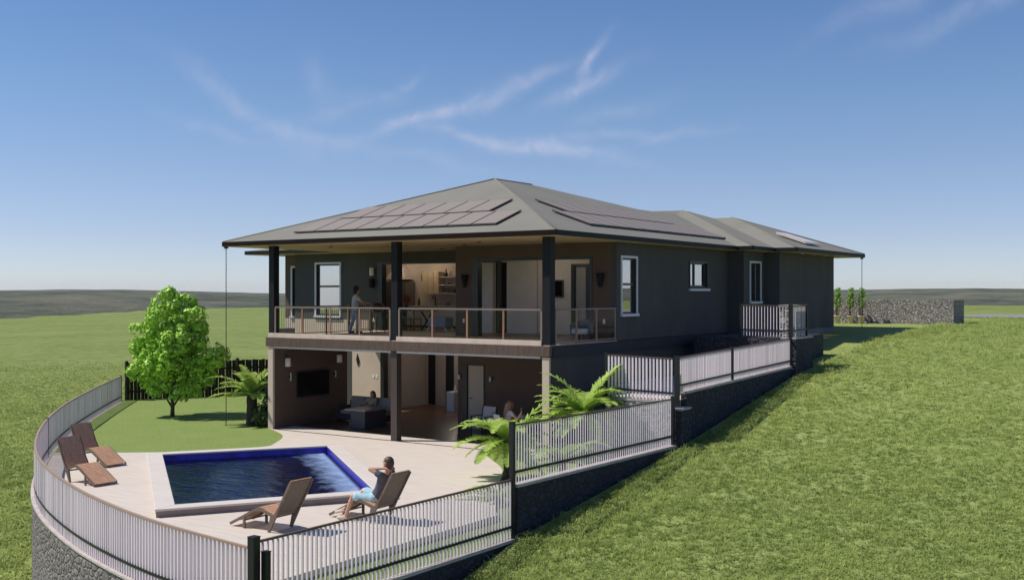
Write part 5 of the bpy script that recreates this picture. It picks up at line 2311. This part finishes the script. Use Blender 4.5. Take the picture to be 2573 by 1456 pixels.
# ---------------------------------------------------------------- kitchen seen through the upper opening
cream = mat('cream_cabinet', (.66, .53, .38), .45, .04)
worktop = mat('pale_worktop', (.62, .58, .55), .4)
KY0 = 10.58
t = thing('tall_cabinet', 'dark grey tall kitchen cabinet block left in the kitchen', 'cabinet', (-13.7, 10.3, 3.008))
mb = MB()
mb.box(-15.0, -13.26, 9.95, KY0, 3.008, 4.89)
bevel(mb.build('carcass', mat('grey_cabinet', (.16, .145, .14), .5), t), .006)
for k in range(3):
    mb = MB()
    x0 = -14.98 + .572 * k
    mb.box(x0, x0 + .56, 9.93, 9.949, 3.05, 4.87)
    d_ = mb.build('door', mat('grey_cabinet', (.16, .145, .14), .5), t)
    mb = MB()
    mb.tube([(x0 + .50, 9.91, 3.8), (x0 + .50, 9.91, 4.1)], .008, 6)
    mb.build('handle', strip_m, d_)
t = thing('base_cabinets', 'white kitchen base cabinets with pale worktop along the back wall', 'cabinet', (-12, 10.3, 3.008))
mb = MB()
mb.box(-13.24, -6.4, 10.0, KY0, 3.1, 3.86)
mb.build('carcass', mat('white_lacquer', (.6, .6, .63), .4), t)
mb = MB()
mb.box(-13.25, -6.38, 9.96, KY0, 3.861, 3.90)
mb.build('worktop', worktop, t)
mb = MB()
mb.box(-13.2, -6.45, 10.06, KY0 - .02, 3.008, 3.099)
mb.build('plinth', black_m, t)
t = thing('wall_cabinets', 'cream kitchen wall cabinets warmly lit from above', 'cabinet', (-12.2, 10.4, 4.39))
for k, (a, b) in enumerate(((-12.60, -12.30), (-12.29, -11.99), (-11.98, -11.72))):
    mb = MB()
    mb.box(a, b, 10.22, KY0, 4.39, 5.30)
    c_ = mb.build('carcass', cream, t)
    mb = MB()
    mb.box(a + .012, b - .012, 10.20, 10.2195, 4.40, 5.29)
    mb.build('door', cream, c_)
t = thing('open_shelves', 'pale open shelves with kitchen things beside the cream cabinets', 'shelf', (-11.3, 10.4, 4.4))
for z in (4.41, 4.75, 5.08):
    mb = MB()
    mb.box(-11.715, -10.6, 10.26, KY0, z - .02, z + .02)
    mb.build('shelf', worktop, t)
dark_cer = mat('dark_ceramic', (.035, .025, .02), .4)


def vase(name, label, x, y, z, prof, m, cat='vase', group=None):
    t = thing(name, label, cat, (x, y, z), group=group)
    mb = MB()
    mb.lathe((x, y, z), prof, 14)
    mb.build('body', m, t)
    return t


vase('tall_vase', 'dark narrow necked vase on the topmost kitchen shelf', -11.50, 10.42, 5.101, [(.05, 0), (.085, .05), (.08, .10), (.03, .19), (.025, .30), (.032, .32)], dark_cer)
for k, x in enumerate((-11.62, -11.48, -11.36, -11.22)):
    vase('drinking_glass', 'small grey glass in the row on the lowest kitchen shelf', x, 10.42, 4.431, [(.035, 0), (.04, .16), (.036, .16), (.03, .02)], mat('smoky_glass', (.16, .14, .14), .2), 'glass', 'glasses on the kitchen shelf')
vase('dark_jug', 'squat dark jug at the end of the lowest kitchen shelf', -11.05, 10.42, 4.431, [(.05, 0), (.08, .05), (.07, .12), (.04, .16)], dark_cer, 'jug')
vase('grey_bowl', 'grey bowl on the middle kitchen shelf', -11.4, 10.42, 4.771, [(.05, 0), (.12, .09), (.115, .09), (.04, .02)], mat('grey_ceramic', (.22, .19, .18), .4), 'bowl')
vase('dark_bottle', 'tall dark bottle on the kitchen worktop', -12.78, 10.25, 3.901, [(.04, 0), (.045, .2), (.015, .28), (.015, .36)], dark_cer, 'bottle')
t = thing('kitchen_tap', 'dark arched tap over the kitchen worktop', 'tap', (-12.1, 10.45, 3.9))
mb = MB()
mb.tube([(-12.1, 10.48, 3.9), (-12.1, 10.48, 4.22), (-12.1, 10.40, 4.30), (-12.1, 10.30, 4.26), (-12.1, 10.28, 4.18)], .016, 8)
mb.build('spout', post_m, t)
t = thing('toaster', 'dark edged toaster on the kitchen worktop', 'toaster', (-11.45, 10.25, 3.9))
mb = MB()
mb.box(-11.72, -11.25, 10.12, 10.36, 3.902, 4.08)
bevel(mb.build('body', mat('toaster_metal', (.25, .23, .22), .3), t), .02, 3)
mb = MB()
mb.box(-11.66, -11.31, 10.19, 10.22, 4.0795, 4.083)
mb.box(-11.66, -11.31, 10.26, 10.29, 4.0795, 4.083)
mb.build('slot', black_m, t)
t = thing('wall_plaque', 'dark oval plaque on the pale kitchen wall', 'ornament', (-12.84, 10.57, 5.1))
mb = MB()
mb.ball((-12.84, 10.585, 5.1), (.10, .03, .24), 16)
mb.build('plate', dark_cer, t)
t = thing('extractor_hood', 'pale tapered extractor hood glowing warmly in the kitchen', 'extractor hood', (-13.9, 10.4, 5.2))
mb = MB()
mb.add([(-14.5, 10.1, 5.0), (-13.35, 10.1, 5.0), (-13.35, KY0, 5.0), (-14.5, KY0, 5.0), (-14.1, 10.3, 5.6), (-13.75, 10.3, 5.6), (-13.75, KY0, 5.6), (-14.1, KY0, 5.6)],
       [(3, 2, 1, 0), (4, 5, 6, 7), (0, 1, 5, 4), (1, 2, 6, 5), (2, 3, 7, 6), (3, 0, 4, 7)])
mb.build('canopy', worktop, t)
# dining table with flowers and crossed-leg chairs
DX, DY = -11.15, 7.9
t = thing('dining_table', 'dark dining table with crossed legs in the upper living room', 'table', (DX, DY, 3.008))
mb = MB()
mb.box(DX - .85, DX + .85, DY - .42, DY + .42, 3.715, 3.75)
bevel(mb.build('tabletop', mat('dark_walnut', (.07, .04, .026), .4, .2, 3), t), .006)
for sx in (-1, 1):
    for sy in (-1, 1):
        mb = MB()
        mb.bar((DX + sx * .65, DY + sy * .34, 3.008), (DX + sx * .65, DY - sy * .34, 3.714), .05, .05 if sy > 0 else .045)
        mb.build('leg', black_m, t)


def cross_chair(label, x, y, rz):
    t = thing('dining_chair', label, 'chair', (x, y, 3.008), rz, 'dining chairs in the upper living room')
    mb = MB()
    mb.box(-.21, .21, -.21, .21, .42, .46)
    bevel(mb.build('seat', mat('grey_weave', (.13, .12, .12), .85, .15, 30), t, local=True), .012)
    for sx in (-1, 1):
        mb = MB()
        mb.bar((sx * .19, -.2, 0), (sx * .19, -.24, .86), .025, .025)
        mb.build('leg', black_m, t, local=True)
        mb = MB()
        mb.bar((sx * .19, .19, 0), (sx * .19, .19, .419), .025, .025)
        mb.build('leg', black_m, t, local=True)
    mb = MB()
    mb.bar((-.18, -.222, .47), (.18, -.238, .84), .02, .022)
    mb.bar((.18, -.226, .47), (-.18, -.242, .84), .018, .018)
    mb.bar((-.19, -.24, .85), (.19, -.24, .85), .024, .03)
    mb.build('backrest', strip_m, t, local=True)
    return t


ch = cross_chair('cross backed dining chair, first from the dark balcony post', DX - .5, DY - .62, 0)
for k, (dx, lab) in enumerate(((.0, 'cross backed dining chair, middle of the near side of the table'), (.5, 'cross backed dining chair, nearest the grey blue stool'))):
    c = copy_tree(ch)
    c.location = (DX + dx, DY - .62, 3.008)
    c['label'] = lab
t = thing('flower_vase', 'vase of orange flowers on the dining table', 'flowers', (DX - .1, DY, 3.751))
mb = MB()
mb.lathe((DX - .35, DY, 3.751), [(.05, 0), (.08, .06), (.06, .16), (.045, .2), (.05, .22)], 14)
mb.build('vase', dark_cer, t)
V, F, S = leaf_cloud([(DX - .35, DY, 4.13, .15, 1), (DX - .47, DY, 4.20, .09, 1), (DX - .24, DY, 4.22, .09, 1), (DX - .33, DY, 4.30, .08, 1)], 500, .028)
faces_mesh('blossoms', V, F, leaf_mat('orange_petals', (.20, .05, .015), (.50, .24, .06), .3), t, S)
stool = thing('footstool', 'grey blue upholstered stool on splayed white legs in the upper living room', 'stool', (-9.05, 6.85, 3.008))
mb = MB()
mb.box(-9.47, -8.63, 6.6, 7.1, 3.16, 3.54)
bevel(mb.build('seat', mat('grey_blue_cloth', (.22, .24, .33), .9, .08, 14), stool), .05, 4)
for (x, y) in ((-9.42, 6.65), (-8.68, 6.65), (-9.42, 7.05), (-8.68, 7.05)):
    mb = MB()
    mb.bar((x, y, 3.17), (x + (.08 if x < -9.0 else -.08) * -1, y, 3.008), .04, .04)
    mb.build('leg', white_m, stool)

# warm kitchen lights over hood and cabinets, lower room lamp, plus added fill lamps
def lit_lamp(name, label, x, y, z, energy, col=(1, .80, .55), size=.12, r=.09, group='lit ceiling lamps inside'):
    t = thing(name, label, 'lamp', (x, y, z), group=group)
    mb = MB()
    mb.lathe((x, y, z - .03), [(r * .8, 0), (r, .008), (r, .03)], 16)
    mb.build('lamp_shade', mat('warm_lamp', (.9, .8, .65), .4, emit=((1, .8, .55), 4.0)), t)
    ld = bpy.data.lights.new('lamp_light', 'POINT')
    ld.energy = energy
    ld.color = col
    ld.shadow_soft_size = size
    lo = bpy.data.objects.new('lamp_light', ld)
    COL.objects.link(lo)
    lo.location = (0, 0, -.12)
    lo.parent = t
    return t


lit_lamp('room_light', 'warm ceiling lamp near the extractor hood', -13.6, 9.6, SZ - .001, 11, (1, .84, .62))
lit_lamp('room_light', 'warm ceiling lamp in front of the cream cabinets', -12.0, 9.5, SZ - .001, 15, (1, .84, .62))
lit_lamp('room_light', 'fill lamp added on the ceiling of the dining area', -9.3, 8.3, SZ - .001, 6, (1, .9, .78))  # added to brighten the living room
lit_lamp('room_light', 'fill lamp added on the ceiling of the upper right room', -3.8, 5.5, SZ - .001, 13, (1, .92, .82))  # added to help the daylight in this room
lit_lamp('room_light', 'ceiling lamp of the lower room behind the sliding opening', -8.6, 7.5, 2.685, 48, (1, .86, .72))

# ---------------------------------------------------------------- air: a closed box of faint haze round everything
hb = MB()
hb.box(-7200, 7200, -7200, 7200, -420, 60)
hz_m = bpy.data.materials.new('haze')
hz_m.use_nodes = True
hn = hz_m.node_tree
hn.nodes.clear()
ho = hn.nodes.new('ShaderNodeOutputMaterial')
hv = hn.nodes.new('ShaderNodeVolumePrincipled')
hv.inputs['Color'].default_value = (.86, .92, 1, 1)
hv.inputs['Density'].default_value = 0.00004
hv.inputs['Anisotropy'].default_value = 0.0
hn.links.new(hv.outputs[0], ho.inputs['Volume'])
tag(hb.build('haze', hz_m), kind='stuff')
